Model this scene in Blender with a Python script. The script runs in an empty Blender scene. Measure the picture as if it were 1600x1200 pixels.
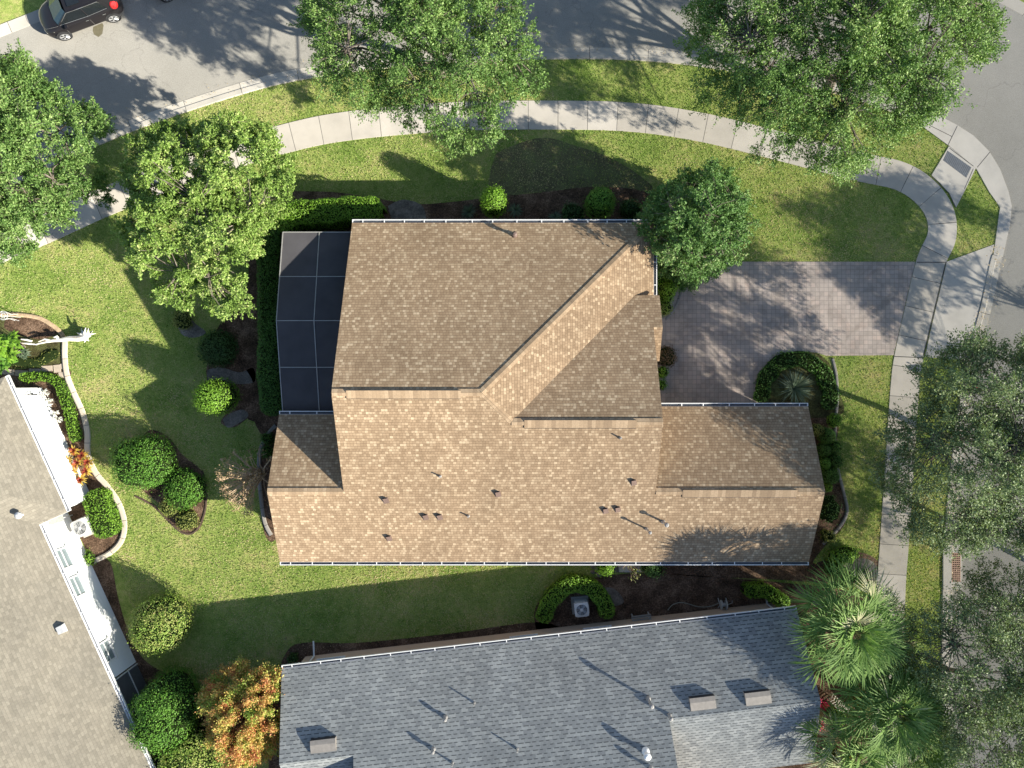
import bpy, bmesh, math, random
import numpy as np
from mathutils import Vector, Matrix
from mathutils.geometry import tessellate_polygon

random.seed(7)
RNG = np.random.default_rng(11)
H, F = 36.0, 1098.0          # drone height in metres, focal length in photo pixels (1600 px wide)

# ------------------------------------------------------------ camera, sky, sun, exposure
scene = bpy.context.scene
cam_d = bpy.data.cameras.new('camera')
cam = bpy.data.objects.new('camera', cam_d)
scene.collection.objects.link(cam)
cam.location = (0, 0, H)
cam.rotation_euler = (0, 0, 0)
cam_d.sensor_width = 36.0
cam_d.lens = 36.0 * F / 1600.0
cam_d.clip_end = 2000.0
scene.camera = cam

KX, KY = 1.82, 0.90          # shadow offset west / north per metre of height
SUN_EL = math.atan(1.0 / math.hypot(KX, KY))
world = bpy.data.worlds.new('World')
scene.world = world
world.use_nodes = True
wn = world.node_tree
bg = wn.nodes['Background']
sky = wn.nodes.new('ShaderNodeTexSky')
sky.sky_type = 'NISHITA'
sky.sun_disc = False
sky.sun_elevation = SUN_EL
sky.sun_rotation = math.atan2(KX, -KY)
sky.air_density = 1.0
sky.dust_density = 0.6
sky.ozone_density = 1.0
wn.links.new(sky.outputs['Color'], bg.inputs['Color'])
bg.inputs['Strength'].default_value = 0.09
sun_d = bpy.data.lights.new('sun', 'SUN')
sun_d.energy = 5.0
sun_d.angle = math.radians(0.5)
sun_d.color = (1.0, 0.945, 0.81)
sun = bpy.data.objects.new('sun', sun_d)
scene.collection.objects.link(sun)
sun.rotation_euler = Vector((KX, -KY, 1.0)).to_track_quat('Z', 'Y').to_euler()
scene.view_settings.view_transform = 'Standard'
scene.view_settings.look = 'None'
scene.view_settings.exposure = 1.05
scene.view_settings.gamma = 1.0

# ------------------------------------------------------------ helpers
COL = scene.collection

def P(px, py, z=0.0):
    """point of the place seen at photo pixel (px, py) at height z"""
    k = (H - z) / F
    return Vector(((px - 800) * k, (600 - py) * k, z))

def G(pts):
    return [tuple(P(x, y)[:2]) for x, y in pts]

def tag(o, label=None, cat=None, group=None, kind=None):
    if label: o['label'] = label
    if cat: o['category'] = cat
    if group: o['group'] = group
    if kind: o['kind'] = kind
    return o

def empty(name, loc=(0, 0, 0), rz=0.0):
    o = bpy.data.objects.new(name, None)
    o.location = loc
    o.rotation_euler = (0, 0, rz)
    o.empty_display_size = 0.3
    COL.objects.link(o)
    return o

class MB:
    """collects polygons (with uv and material index) and links them as ONE mesh object"""
    def __init__(s):
        s.v, s.f, s.m, s.uv, s.sm = [], [], [], [], []
    def face(s, pts, mi=0, uv=None, smooth=False):
        i = len(s.v)
        s.v += [tuple(p) for p in pts]
        s.f.append(tuple(range(i, i + len(pts))))
        s.m.append(mi)
        s.sm.append(smooth)
        s.uv.append(uv if uv else [(p[0], p[1]) for p in pts])
    def box(s, c, d, rz=0.0, mi=0, taper=1.0):
        c = Vector(c); hx, hy, hz = d[0] / 2, d[1] / 2, d[2] / 2
        R = Matrix.Rotation(rz, 3, 'Z')
        q = []
        for z, t in ((-hz, 1.0), (hz, taper)):
            for x, y in ((-1, -1), (1, -1), (1, 1), (-1, 1)):
                q.append(c + R @ Vector((x * hx * t, y * hy * t, z)))
        for f in ((0, 3, 2, 1), (4, 5, 6, 7), (0, 1, 5, 4), (1, 2, 6, 5), (2, 3, 7, 6), (3, 0, 4, 7)):
            s.face([q[k] for k in f], mi)
    def prism(s, poly, z0, z1, mi=0, mside=None, bottom=False):
        """vertical prism over a 2-D polygon; z1 may be a function of (x, y)"""
        fz = z1 if callable(z1) else (lambda x, y: z1)
        a = sum(poly[i][0] * poly[(i + 1) % len(poly)][1] - poly[(i + 1) % len(poly)][0] * poly[i][1] for i in range(len(poly)))
        if a < 0: poly = poly[::-1]
        tri = tessellate_polygon([[Vector((x, y, 0)) for x, y in poly]])
        for t in tri:
            p = [poly[k] for k in t]
            ar = (p[1][0]-p[0][0])*(p[2][1]-p[0][1])-(p[2][0]-p[0][0])*(p[1][1]-p[0][1])
            if ar < 0: p = p[::-1]
            s.face([(x, y, fz(x, y)) for x, y in p], mi)
            if bottom: s.face([(x, y, z0) for x, y in p[::-1]], mi)
        n = len(poly)
        for i in range(n):
            (x0, y0), (x1, y1) = poly[i], poly[(i + 1) % n]
            L = math.hypot(x1 - x0, y1 - y0)
            if L < 1e-6: continue
            s.face([(x0, y0, z0), (x1, y1, z0), (x1, y1, fz(x1, y1)), (x0, y0, fz(x0, y0))],
                   mi if mside is None else mside, [(0, 0), (L, 0), (L, fz(x1, y1)), (0, fz(x0, y0))])
    def tube(s, pts, rads, n=6, mi=0, cap=True, smooth=True):
        pts = [Vector(p) for p in pts]
        rings = []
        for i, p in enumerate(pts):
            d = (pts[min(i + 1, len(pts) - 1)] - pts[max(i - 1, 0)])
            if d.length < 1e-6: d = Vector((0, 0, 1))
            d.normalize()
            a = d.orthogonal().normalized()
            if i:
                a = (pa - d * pa.dot(d))
                a = a.normalized() if a.length > 1e-5 else d.orthogonal().normalized()
            pa = a
            b = d.cross(a)
            r = rads[i] if hasattr(rads, '__len__') else rads
            rings.append([p + (a * math.cos(t) + b * math.sin(t)) * r for t in [2 * math.pi * k / n for k in range(n)]])
        for i in range(len(rings) - 1):
            for k in range(n):
                s.face([rings[i][k], rings[i][(k + 1) % n], rings[i + 1][(k + 1) % n], rings[i + 1][k]], mi, smooth=smooth)
        if cap:
            s.face(rings[0][::-1], mi); s.face(rings[-1], mi)
    def lathe(s, c, prof, n=20, mi=0, ax=None, smooth=True):
        """prof: list of (radius, height) about axis ax (default +z)"""
        c = Vector(c)
        q = Vector((0, 0, 1)).rotation_difference(Vector(ax)) if ax else None
        R = []
        for r, h in prof:
            row = []
            for k in range(n):
                v = Vector((r * math.cos(2 * math.pi * k / n), r * math.sin(2 * math.pi * k / n), h))
                if q: v = q @ v
                row.append(c + v)
            R.append(row)
        for i in range(len(R) - 1):
            for k in range(n):
                s.face([R[i][k], R[i][(k + 1) % n], R[i + 1][(k + 1) % n], R[i + 1][k]], mi, smooth=smooth)
        s.face(R[0][::-1], mi); s.face(R[-1], mi)
    def build(s, name, mats, parent=None, weld=False):
        me = bpy.data.meshes.new(name)
        me.from_pydata(s.v, [], s.f)
        if not isinstance(mats, (list, tuple)): mats = [mats]
        for m in mats: me.materials.append(m)
        me.polygons.foreach_set('material_index', s.m)
        me.polygons.foreach_set('use_smooth', s.sm)
        ul = me.uv_layers.new(name='UVMap')
        ul.data.foreach_set('uv', np.array([c for f in s.uv for c in f], dtype=np.float32).ravel())
        if weld:
            bm = bmesh.new(); bm.from_mesh(me)
            bmesh.ops.remove_doubles(bm, verts=bm.verts, dist=1e-4)
            bm.to_mesh(me); bm.free()
        me.update()
        o = bpy.data.objects.new(name, me)
        COL.objects.link(o)
        if parent: o.parent = parent
        return o

def curve(pts, n=8):
    """smooth curve through 2-D points (catmull-rom)"""
    out = []
    P_ = [pts[0]] + list(pts) + [pts[-1]]
    for i in range(1, len(P_) - 2):
        p0, p1, p2, p3 = [np.array(P_[i + k], float) for k in (-1, 0, 1, 2)]
        for k in range(n):
            t = k / n
            out.append(tuple(0.5 * ((2 * p1) + (-p0 + p2) * t + (2 * p0 - 5 * p1 + 4 * p2 - p3) * t * t + (-p0 + 3 * p1 - 3 * p2 + p3) * t ** 3)))
    out.append(tuple(pts[-1]))
    return out

def offset(path, d):
    """offset a 2-D polyline to its left by d"""
    out = []
    for i, p in enumerate(path):
        a, b = path[max(i - 1, 0)], path[min(i + 1, len(path) - 1)]
        dx, dy = b[0] - a[0], b[1] - a[1]
        L = math.hypot(dx, dy) or 1.0
        out.append((p[0] - dy / L * d, p[1] + dx / L * d))
    return out

def strip(mb, path, prof, mi=0):
    """sweep a profile [(offset, z), ...] along a path; uv = (arc length, offset)"""
    rows = [offset(path, o) for o, z in prof]
    L = [0.0]
    for i in range(1, len(path)):
        L.append(L[-1] + math.hypot(path[i][0] - path[i-1][0], path[i][1] - path[i-1][1]))
    for j in range(len(prof) - 1):
        for i in range(len(path) - 1):
            a, b = rows[j], rows[j + 1]
            za, zb = prof[j][1], prof[j + 1][1]
            mb.face([(*a[i], za), (*b[i], zb), (*b[i+1], zb), (*a[i+1], za)][::-1], mi,
                    [(L[i], prof[j][0]), (L[i], prof[j+1][0]), (L[i+1], prof[j+1][0]), (L[i+1], prof[j][0])][::-1])

# ------------------------------------------------------------ materials
def newmat(name):
    m = bpy.data.materials.new(name); m.use_nodes = True
    nt = m.node_tree
    return m, nt, nt.nodes['Principled BSDF'], nt.nodes.new, nt.links.new

def ramp(nt, stops, interp='LINEAR'):
    r = nt.nodes.new('ShaderNodeValToRGB')
    r.color_ramp.interpolation = interp
    el = r.color_ramp.elements
    while len(el) < len(stops): el.new(0.5)
    for e, (p, c) in zip(el, stops):
        e.position = p
        e.color = (*c, 1) if len(c) == 3 else c
    return r

def math_node(nt, op, a, b=None, c=None):
    n = nt.nodes.new('ShaderNodeMath'); n.operation = op
    for i, v in enumerate((a, b, c)):
        if v is None: continue
        if isinstance(v, (int, float)): n.inputs[i].default_value = v
        else: nt.links.new(v, n.inputs[i])
    return n.outputs[0]

def mixc(nt, kind, fac, a, b):
    n = nt.nodes.new('ShaderNodeMix'); n.data_type = 'RGBA'; n.blend_type = kind
    for sock, v in ((n.inputs[0], fac), (n.inputs[6], a), (n.inputs[7], b)):
        if isinstance(v, (int, float)): sock.default_value = v
        elif isinstance(v, tuple): sock.default_value = (*v, 1)
        else: nt.links.new(v, sock)
    return n.outputs[2]

def noise(nt, vec, scale, detail=3.0, rough=0.55, dist=0.0):
    n = nt.nodes.new('ShaderNodeTexNoise')
    n.inputs['Scale'].default_value = scale
    n.inputs['Detail'].default_value = detail
    n.inputs['Roughness'].default_value = rough
    n.inputs['Distortion'].default_value = dist
    if vec is not None: nt.links.new(vec, n.inputs['Vector'])
    return n.outputs['Fac']

def pos(nt):
    return nt.nodes.new('ShaderNodeNewGeometry').outputs['Position']

def bump(nt, bsdf, h, strength, dist=0.02):
    b = nt.nodes.new('ShaderNodeBump')
    b.inputs['Strength'].default_value = strength
    b.inputs['Distance'].default_value = dist
    nt.links.new(h, b.inputs['Height'])
    nt.links.new(b.outputs['Normal'], bsdf.inputs['Normal'])

def spec(b, rough, sp=0.3, metal=0.0):
    if rough > 0.75: b.inputs['Diffuse Roughness'].default_value = 1.0
    b.inputs['Roughness'].default_value = rough
    b.inputs['Specular IOR Level'].default_value = sp
    b.inputs['Metallic'].default_value = metal

def plain(name, col, rough=0.6, sp=0.4, metal=0.0, var=0.12, scale=6.0):
    m, nt, b, N, L = newmat(name)
    n = noise(nt, pos(nt), scale, 4)
    lo = tuple(c * (1 - var) for c in col); hi = tuple(min(1, c * (1 + var)) for c in col)
    r = ramp(nt, [(0.3, lo), (0.7, hi)]); L(n, r.inputs[0]); L(r.outputs[0], b.inputs['Base Color'])
    spec(b, rough, sp, metal)
    return m

def ground_mat(name, stops, big=0.35, fine=9.0, fine_amt=0.35, rough=0.95, bscale=40.0, bstr=0.6, bdist=0.02, grit=None):
    """large patches through a colour ramp, fine mottling, bump"""
    m, nt, b, N, L = newmat(name)
    p = pos(nt)
    n1 = noise(nt, p, big, 5, 0.6, 0.4)
    n2 = noise(nt, p, fine, 4, 0.65)
    s = math_node(nt, 'MULTIPLY_ADD', n2, fine_amt, n1)
    s = math_node(nt, 'SUBTRACT', s, fine_amt * 0.5)
    r = ramp(nt, stops); L(s, r.inputs[0])
    c = r.outputs[0]
    if grit:
        g = noise(nt, p, grit[0], 2, 0.7)
        gr = ramp(nt, [(0.35, (1 - grit[1],) * 3), (0.65, (1 + grit[1],) * 3)]); L(g, gr.inputs[0])
        c = mixc(nt, 'MULTIPLY', 1.0, c, gr.outputs[0])
    L(c, b.inputs['Base Color'])
    spec(b, rough, 0.1)
    bump(nt, b, noise(nt, p, bscale, 3, 0.7), bstr, bdist)
    return m

LAWN = ground_mat('lawn_grass', [(0.28, (0.16, 0.25, 0.045)), (0.42, (0.24, 0.325, 0.075)), (0.54, (0.31, 0.37, 0.10)), (0.66, (0.41, 0.41, 0.15)), (0.8, (0.46, 0.37, 0.20))],
                  big=0.45, fine=3.5, fine_amt=0.7, bscale=28, bstr=0.7, bdist=0.05, grit=(22, 0.35))
def asphalt_mat():
    m, nt, b, N, L = newmat('asphalt')
    p = pos(nt)
    r = ramp(nt, [(0.3, (0.303, 0.288, 0.259)), (0.5, (0.347, 0.330, 0.299)), (0.7, (0.391, 0.369, 0.336))])
    s = math_node(nt, 'MULTIPLY_ADD', noise(nt, p, 1.1, 6, 0.7), 0.4, math_node(nt, 'MULTIPLY', noise(nt, p, 0.13, 5, 0.6, 1.0), 0.6)); L(s, r.inputs[0])
    g = ramp(nt, [(0.3, (0.78, 0.78, 0.78)), (0.7, (1.2, 1.2, 1.2))]); L(noise(nt, p, 26, 3, 0.75), g.inputs[0])
    c = mixc(nt, 'MULTIPLY', 1.0, r.outputs[0], g.outputs[0])
    wv = N('ShaderNodeVectorMath'); wv.operation = 'ADD'; nn = N('ShaderNodeTexNoise'); nn.inputs['Scale'].default_value = 0.7; nn.inputs['Detail'].default_value = 6; L(p, nn.inputs['Vector'])
    L(p, wv.inputs[0]); sc = N('ShaderNodeVectorMath'); sc.operation = 'SCALE'; sc.inputs['Scale'].default_value = 2.2; L(nn.outputs['Color'], sc.inputs[0]); L(sc.outputs[0], wv.inputs[1])
    v = N('ShaderNodeTexVoronoi'); v.feature = 'DISTANCE_TO_EDGE'; v.inputs['Scale'].default_value = 0.17; L(wv.outputs[0], v.inputs['Vector'])
    ck = math_node(nt, 'LESS_THAN', v.outputs['Distance'], 0.0035)
    c = mixc(nt, 'MIX', math_node(nt, 'MULTIPLY', ck, 0.22), c, (0.13, 0.125, 0.12))
    v2 = N('ShaderNodeTexVoronoi'); v2.inputs['Scale'].default_value = 0.45; L(p, v2.inputs['Vector'])
    st = ramp(nt, [(0.0, (0.72, 0.70, 0.68)), (0.11, (1, 1, 1))]); L(v2.outputs['Distance'], st.inputs[0])
    c = mixc(nt, 'MULTIPLY', 0.6, c, st.outputs[0])
    L(c, b.inputs['Base Color']); spec(b, 0.93, 0.15); bump(nt, b, noise(nt, p, 60, 3, 0.7), 0.3, 0.01)
    return m
ASPHALT = asphalt_mat()
MULCH = ground_mat('mulch', [(0.3, (0.062, 0.040, 0.027)), (0.5, (0.150, 0.094, 0.062)), (0.7, (0.300, 0.200, 0.138))],
                   big=1.2, fine=12, fine_amt=0.9, bscale=30, bstr=1.0, bdist=0.06, grit=(26, 0.4))
SANDY = ground_mat('sandy_soil', [(0.3, (0.136, 0.119, 0.102)), (0.5, (0.230, 0.204, 0.178)), (0.7, (0.340, 0.315, 0.281))],
                   big=1.5, fine=9, fine_amt=0.6, bscale=30, bstr=0.7, bdist=0.03, grit=(30, 0.25))
TUFTSOIL = ground_mat('ground_cover_soil', [(0.3, (0.06, 0.05, 0.025)), (0.5, (0.10, 0.10, 0.04)), (0.7, (0.15, 0.17, 0.06))],
                   big=1.6, fine=9, fine_amt=0.8, bscale=30, bstr=1.0, bdist=0.05, grit=(26, 0.35))

def concrete_mat(name, col, joint=1.5, edge=None, jw=0.012):
    """cast concrete with control joints across the strip every `joint` metres (uv in metres)"""
    m, nt, b, N, L = newmat(name)
    p = pos(nt)
    n1 = noise(nt, p, 0.8, 5, 0.6); n2 = noise(nt, p, 30, 2, 0.6)
    s = math_node(nt, 'MULTIPLY_ADD', n2, 0.25, math_node(nt, 'MULTIPLY', n1, 0.75))
    r = ramp(nt, [(0.3, tuple(c * 0.84 for c in col)), (0.52, col), (0.75, tuple(min(1, c * 1.1) for c in col))]); L(s, r.inputs[0])
    c = r.outputs[0]
    v = N('ShaderNodeTexVoronoi'); v.inputs['Scale'].default_value = 1.3; L(p, v.inputs['Vector'])
    st = ramp(nt, [(0.0, (0.72, 0.68, 0.64)), (0.09, (1, 1, 1))]); L(v.outputs['Distance'], st.inputs[0])
    c = mixc(nt, 'MULTIPLY', 0.8, c, st.outputs[0])
    if joint:
        uv = N('ShaderNodeUVMap').outputs[0]
        sx = N('ShaderNodeSeparateXYZ'); L(uv, sx.inputs[0])
        fr = math_node(nt, 'FRACT', math_node(nt, 'DIVIDE', sx.outputs[0], joint))
        j = math_node(nt, 'LESS_THAN', fr, jw / joint * 2.2)
        ws = N('ShaderNodeTexWhiteNoise'); ws.noise_dimensions = '1D'; L(math_node(nt, 'FLOOR', math_node(nt, 'DIVIDE', sx.outputs[0], joint)), ws.inputs['W'])
        tn = ramp(nt, [(0.0, (0.86, 0.85, 0.83)), (1.0, (1.06, 1.06, 1.06))]); L(ws.outputs['Value'], tn.inputs[0]); c = mixc(nt, 'MULTIPLY', 1.0, c, tn.outputs[0])
        c = mixc(nt, 'MIX', j, c, (0.10, 0.095, 0.09))
    L(c, b.inputs['Base Color'])
    spec(b, 0.9, 0.2)
    bump(nt, b, noise(nt, p, 50, 2), 0.15, 0.01)
    return m

WALK = concrete_mat('sidewalk_concrete', (0.580, 0.539, 0.487), 1.52)
KERBM = concrete_mat('kerb_concrete', (0.522, 0.493, 0.447), 3.0)
SLAB = concrete_mat('slab_concrete', (0.568, 0.534, 0.487), None)
EDGING = concrete_mat('edging_concrete', (0.62, 0.55, 0.46), 0.9)
EDGEGREY = concrete_mat('dull_edging_concrete', (0.32, 0.30, 0.28), 0.9)
JOINT = plain('joint_gap', (0.09, 0.085, 0.08), 0.95)

def shingle(name, stops, bw, rh, mortar, ms, big_amt, dash=None, colvar=None):
    m, nt, b, N, L = newmat(name)
    uv = N('ShaderNodeUVMap').outputs[0]
    sx0 = N('ShaderNodeSeparateXYZ'); L(uv, sx0.inputs[0])
    v0 = math_node(nt, 'DIVIDE', sx0.outputs[1], rh); row0 = math_node(nt, 'FLOOR', v0)
    wr = N('ShaderNodeTexWhiteNoise'); wr.noise_dimensions = '1D'; L(row0, wr.inputs['W'])
    u0 = math_node(nt, 'ADD', math_node(nt, 'DIVIDE', sx0.outputs[0], bw), wr.outputs['Value']); col0 = math_node(nt, 'FLOOR', u0)
    wc = N('ShaderNodeTexWhiteNoise'); wc.noise_dimensions = '2D'; cb0 = N('ShaderNodeCombineXYZ'); L(col0, cb0.inputs[0]); L(row0, cb0.inputs[1]); L(cb0.outputs[0], wc.inputs['Vector'])
    eu = math_node(nt, 'LESS_THAN', math_node(nt, 'FRACT', u0), 2 * ms / bw); ev = math_node(nt, 'LESS_THAN', math_node(nt, 'FRACT', v0), 2.6 * ms / rh)
    gap = math_node(nt, 'MAXIMUM', math_node(nt, 'MULTIPLY', eu, 0.75), ev)
    r = ramp(nt, stops); L(wc.outputs['Value'], r.inputs[0])
    c = r.outputs[0]
    p = pos(nt)
    g = ramp(nt, [(0.3, (1 - big_amt,) * 3), (0.7, (1 + big_amt,) * 3)]); L(noise(nt, p, 0.5, 6, 0.65), g.inputs[0])
    c = mixc(nt, 'MULTIPLY', 1.0, c, g.outputs[0])
    g2 = ramp(nt, [(0.3, (0.88, 0.88, 0.88)), (0.7, (1.12, 1.12, 1.12))]); L(noise(nt, p, 14, 3, 0.7), g2.inputs[0])
    c = mixc(nt, 'MULTIPLY', 1.0, c, g2.outputs[0])
    if colvar:
        c = mixc(nt, 'MULTIPLY', noise(nt, p, 0.25, 5, 0.7), c, colvar)
    if dash:
        w, frac, dark = dash
        sx = N('ShaderNodeSeparateXYZ'); L(uv, sx.inputs[0])
        vr = math_node(nt, 'DIVIDE', sx.outputs[1], rh)
        row = math_node(nt, 'FLOOR', vr)
        sh = math_node(nt, 'MULTIPLY', math_node(nt, 'MODULO', row, 2.0), 0.5)
        uu = math_node(nt, 'ADD', math_node(nt, 'DIVIDE', sx.outputs[0], w), sh)
        wn_ = N('ShaderNodeTexWhiteNoise'); wn_.noise_dimensions = '2D'
        cb = N('ShaderNodeCombineXYZ'); L(math_node(nt, 'FLOOR', uu), cb.inputs[0]); L(row, cb.inputs[1])
        L(cb.outputs[0], wn_.inputs['Vector'])
        lim = math_node(nt, 'MULTIPLY_ADD', wn_.outputs['Value'], 0.45, 0.38)
        d1 = math_node(nt, 'LESS_THAN', math_node(nt, 'FRACT', uu), lim)
        d2 = math_node(nt, 'LESS_THAN', math_node(nt, 'FRACT', vr), frac)
        c = mixc(nt, 'MIX', math_node(nt, 'MULTIPLY', math_node(nt, 'MULTIPLY', d1, d2), 0.85), c, dark)
    c = mixc(nt, 'MIX', math_node(nt, 'MULTIPLY', gap, mortar[1]), c, mortar[0])
    L(c, b.inputs['Base Color'])
    spec(b, 0.92, 0.15)
    bump(nt, b, math_node(nt, 'MULTIPLY', gap, -1.0), 0.3, 0.008)
    return m

TAN = shingle('tan_shingles', [(0.0, (0.335, 0.235, 0.148)), (0.45, (0.402, 0.288, 0.185)), (0.74, (0.45, 0.33, 0.215)), (0.88, (0.512, 0.388, 0.258)), (1.0, (0.61, 0.48, 0.33))],
              0.142, 0.130, ((0.165, 0.108, 0.07), 0.75), 0.0075, 0.11)
TANCAP = shingle('tan_cap_shingles', [(0.0, (0.372, 0.266, 0.173)), (0.5, (0.439, 0.319, 0.206)), (1.0, (0.532, 0.399, 0.266))],
                 0.17, 2.0, ((0.266, 0.193, 0.126), 0.6), 0.006, 0.06)
GREY = shingle('grey_shingles', [(0.0, (0.265, 0.279, 0.284)), (0.5, (0.321, 0.337, 0.337)), (1.0, (0.400, 0.414, 0.409))],
               0.32, 0.17, ((0.177, 0.186, 0.195), 0.4), 0.006, 0.12, dash=(0.32, 0.24, (0.056, 0.061, 0.067)))
TAUPE = shingle('taupe_shingles', [(0.0, (0.261, 0.241, 0.200)), (0.5, (0.302, 0.278, 0.232)), (1.0, (0.342, 0.316, 0.264))],
                0.2, 0.14, ((0.191, 0.174, 0.145), 0.5), 0.007, 0.10, colvar=(1.021, 0.974, 0.905))
def paver_mat():
    m, nt, b, N, L = newmat('brick_pavers')
    p = pos(nt)
    br = N('ShaderNodeTexBrick'); L(p, br.inputs['Vector'])
    br.inputs['Color1'].default_value = (0, 0, 0, 1); br.inputs['Color2'].default_value = (1, 1, 1, 1)
    br.inputs['Scale'].default_value = 1; br.inputs['Mortar Size'].default_value = 0.010
    br.inputs['Brick Width'].default_value = 0.225; br.inputs['Row Height'].default_value = 0.225; br.offset = 0.0
    r = ramp(nt, [(0, (0.454, 0.397, 0.362)), (0.4, (0.497, 0.434, 0.395)), (0.75, (0.540, 0.471, 0.432)), (1, (0.562, 0.470, 0.421))]); L(br.outputs['Color'], r.inputs[0])
    g = ramp(nt, [(0.3, (0.85, 0.85, 0.86)), (0.7, (1.12, 1.1, 1.08))]); L(noise(nt, p, 0.5, 5), g.inputs[0])
    c = mixc(nt, 'MULTIPLY', 1.0, r.outputs[0], g.outputs[0])
    g3 = ramp(nt, [(0.38, (0.72, 0.70, 0.69)), (0.56, (1.03, 1.03, 1.03))]); L(noise(nt, p, 0.9, 7, 0.72, 0.8), g3.inputs[0]); c = mixc(nt, 'MULTIPLY', 0.7, c, g3.outputs[0])
    c = mixc(nt, 'MIX', math_node(nt, 'MULTIPLY', br.outputs['Fac'], 0.5), c, (0.19, 0.17, 0.16))
    L(c, b.inputs['Base Color']); spec(b, 0.9, 0.2)
    bump(nt, b, math_node(nt, 'MULTIPLY', br.outputs['Fac'], -1.0), 0.4, 0.01)
    return m
PAVERS = paver_mat()
WHITE = plain('white_paint', (0.78, 0.78, 0.78), 0.45, 0.5, var=0.04)
GUTTER_IN = plain('gutter_inside', (0.07, 0.08, 0.10), 0.7)
STUCCO = plain('beige_stucco', (0.52, 0.43, 0.33), 0.9, 0.1, var=0.06, scale=20)
STUCCO_T = plain('tan_stucco', (0.56, 0.40, 0.28), 0.9, 0.1, var=0.06, scale=20)
STUCCO_W = plain('white_stucco', (0.80, 0.80, 0.79), 0.9, 0.1, var=0.03, scale=20)
BLACKM = plain('dark_metal', (0.03, 0.03, 0.035), 0.5)
VENT_PINK = plain('weathered_vent_metal', (0.17, 0.115, 0.095), 0.6)
VENT_TAUPE = plain('taupe_vent_metal', (0.27, 0.245, 0.22), 0.5)
PIPEM = plain('dull_pipe', (0.30, 0.29, 0.28), 0.7)
LIGHTM = plain('light_grey_metal', (0.55, 0.55, 0.55), 0.4, 0.5)
ALU = plain('grey_aluminium', (0.36, 0.355, 0.34), 0.4, 0.5)
PALEGLASS = plain('pale_window_glass', (0.22, 0.27, 0.29), 0.3, 0.4)
DARKGLASS = plain('window_glass', (0.03, 0.045, 0.06), 0.08, 0.8)
BARK = ground_mat('bark', [(0.3, (0.10, 0.08, 0.065)), (0.5, (0.19, 0.16, 0.13)), (0.7, (0.30, 0.26, 0.22))], big=3, fine=15, bscale=25, bstr=0.8)
TWIG = plain('pale_twig', (0.55, 0.42, 0.29), 0.9, 0.1, var=0.3)

def screen_mat():
    m, nt, b, N, L = newmat('screen_mesh')
    r = ramp(nt, [(0.3, (0.105, 0.10, 0.108)), (0.7, (0.13, 0.125, 0.135))]); L(noise(nt, pos(nt), 1.0, 3), r.inputs[0]); L(r.outputs[0], b.inputs['Base Color'])
    spec(b, 0.9, 0.1)
    t = N('ShaderNodeBsdfTransparent'); mx = N('ShaderNodeMixShader'); mx.inputs[0].default_value = 0.86
    L(t.outputs[0], mx.inputs[1]); L(b.outputs[0], mx.inputs[2]); L(mx.outputs[0], nt.nodes['Material Output'].inputs['Surface'])
    return m
SCREEN = screen_mat()

def leaf_mat(name, stops, rough=0.55, sp=0.3, trans=0.2):
    m, nt, b, N, L = newmat(name)
    a = N('ShaderNodeAttribute'); a.attribute_name = 'tint'
    s = math_node(nt, 'ADD', a.outputs['Fac'], math_node(nt, 'MULTIPLY', math_node(nt, 'SUBTRACT', noise(nt, pos(nt), 1.1, 5, 0.65), 0.5), 0.95))
    r = ramp(nt, stops); L(s, r.inputs[0]); L(r.outputs[0], b.inputs['Base Color'])
    spec(b, rough, sp)
    t = N('ShaderNodeBsdfTranslucent'); L(mixc(nt, 'MULTIPLY', 1.0, r.outputs[0], (1.3, 1.35, 0.7)), t.inputs['Color'])
    mx = N('ShaderNodeMixShader'); mx.inputs[0].default_value = trans
    L(b.outputs[0], mx.inputs[1]); L(t.outputs[0], mx.inputs[2]); L(mx.outputs[0], nt.nodes['Material Output'].inputs['Surface'])
    return m
OAK = leaf_mat('oak_leaves', [(0.1, (0.065, 0.135, 0.03)), (0.4, (0.115, 0.215, 0.05)), (0.7, (0.19, 0.31, 0.08)), (0.95, (0.32, 0.43, 0.15))])
OAK_DULL = leaf_mat('dull_oak_leaves', [(0.1, (0.085, 0.13, 0.055)), (0.4, (0.14, 0.20, 0.085)), (0.7, (0.215, 0.29, 0.13)), (0.95, (0.35, 0.41, 0.22))])
LIME = leaf_mat('yellow_green_leaves', [(0.1, (0.12, 0.195, 0.035)), (0.4, (0.195, 0.315, 0.06)), (0.7, (0.295, 0.42, 0.10)), (0.95, (0.47, 0.53, 0.19))])
HOLLY = leaf_mat('glossy_leaves', [(0.1, (0.07, 0.15, 0.035)), (0.5, (0.12, 0.235, 0.06)), (0.85, (0.19, 0.32, 0.10)), (1.0, (0.30, 0.36, 0.16))], rough=0.55, sp=0.25)
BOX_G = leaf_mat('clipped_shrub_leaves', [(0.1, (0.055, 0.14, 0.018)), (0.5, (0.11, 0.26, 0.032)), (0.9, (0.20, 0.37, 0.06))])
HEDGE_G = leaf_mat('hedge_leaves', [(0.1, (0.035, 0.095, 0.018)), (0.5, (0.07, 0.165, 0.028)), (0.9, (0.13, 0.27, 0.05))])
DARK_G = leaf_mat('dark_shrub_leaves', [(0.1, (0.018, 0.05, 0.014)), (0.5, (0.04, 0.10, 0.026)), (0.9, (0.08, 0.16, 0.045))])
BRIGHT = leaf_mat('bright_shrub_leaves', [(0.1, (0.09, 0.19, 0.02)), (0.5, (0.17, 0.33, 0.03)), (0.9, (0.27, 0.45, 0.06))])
OLIVE = leaf_mat('olive_shrub_leaves', [(0.1, (0.13, 0.16, 0.03)), (0.5, (0.22, 0.25, 0.06)), (0.9, (0.33, 0.33, 0.12))])
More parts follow.
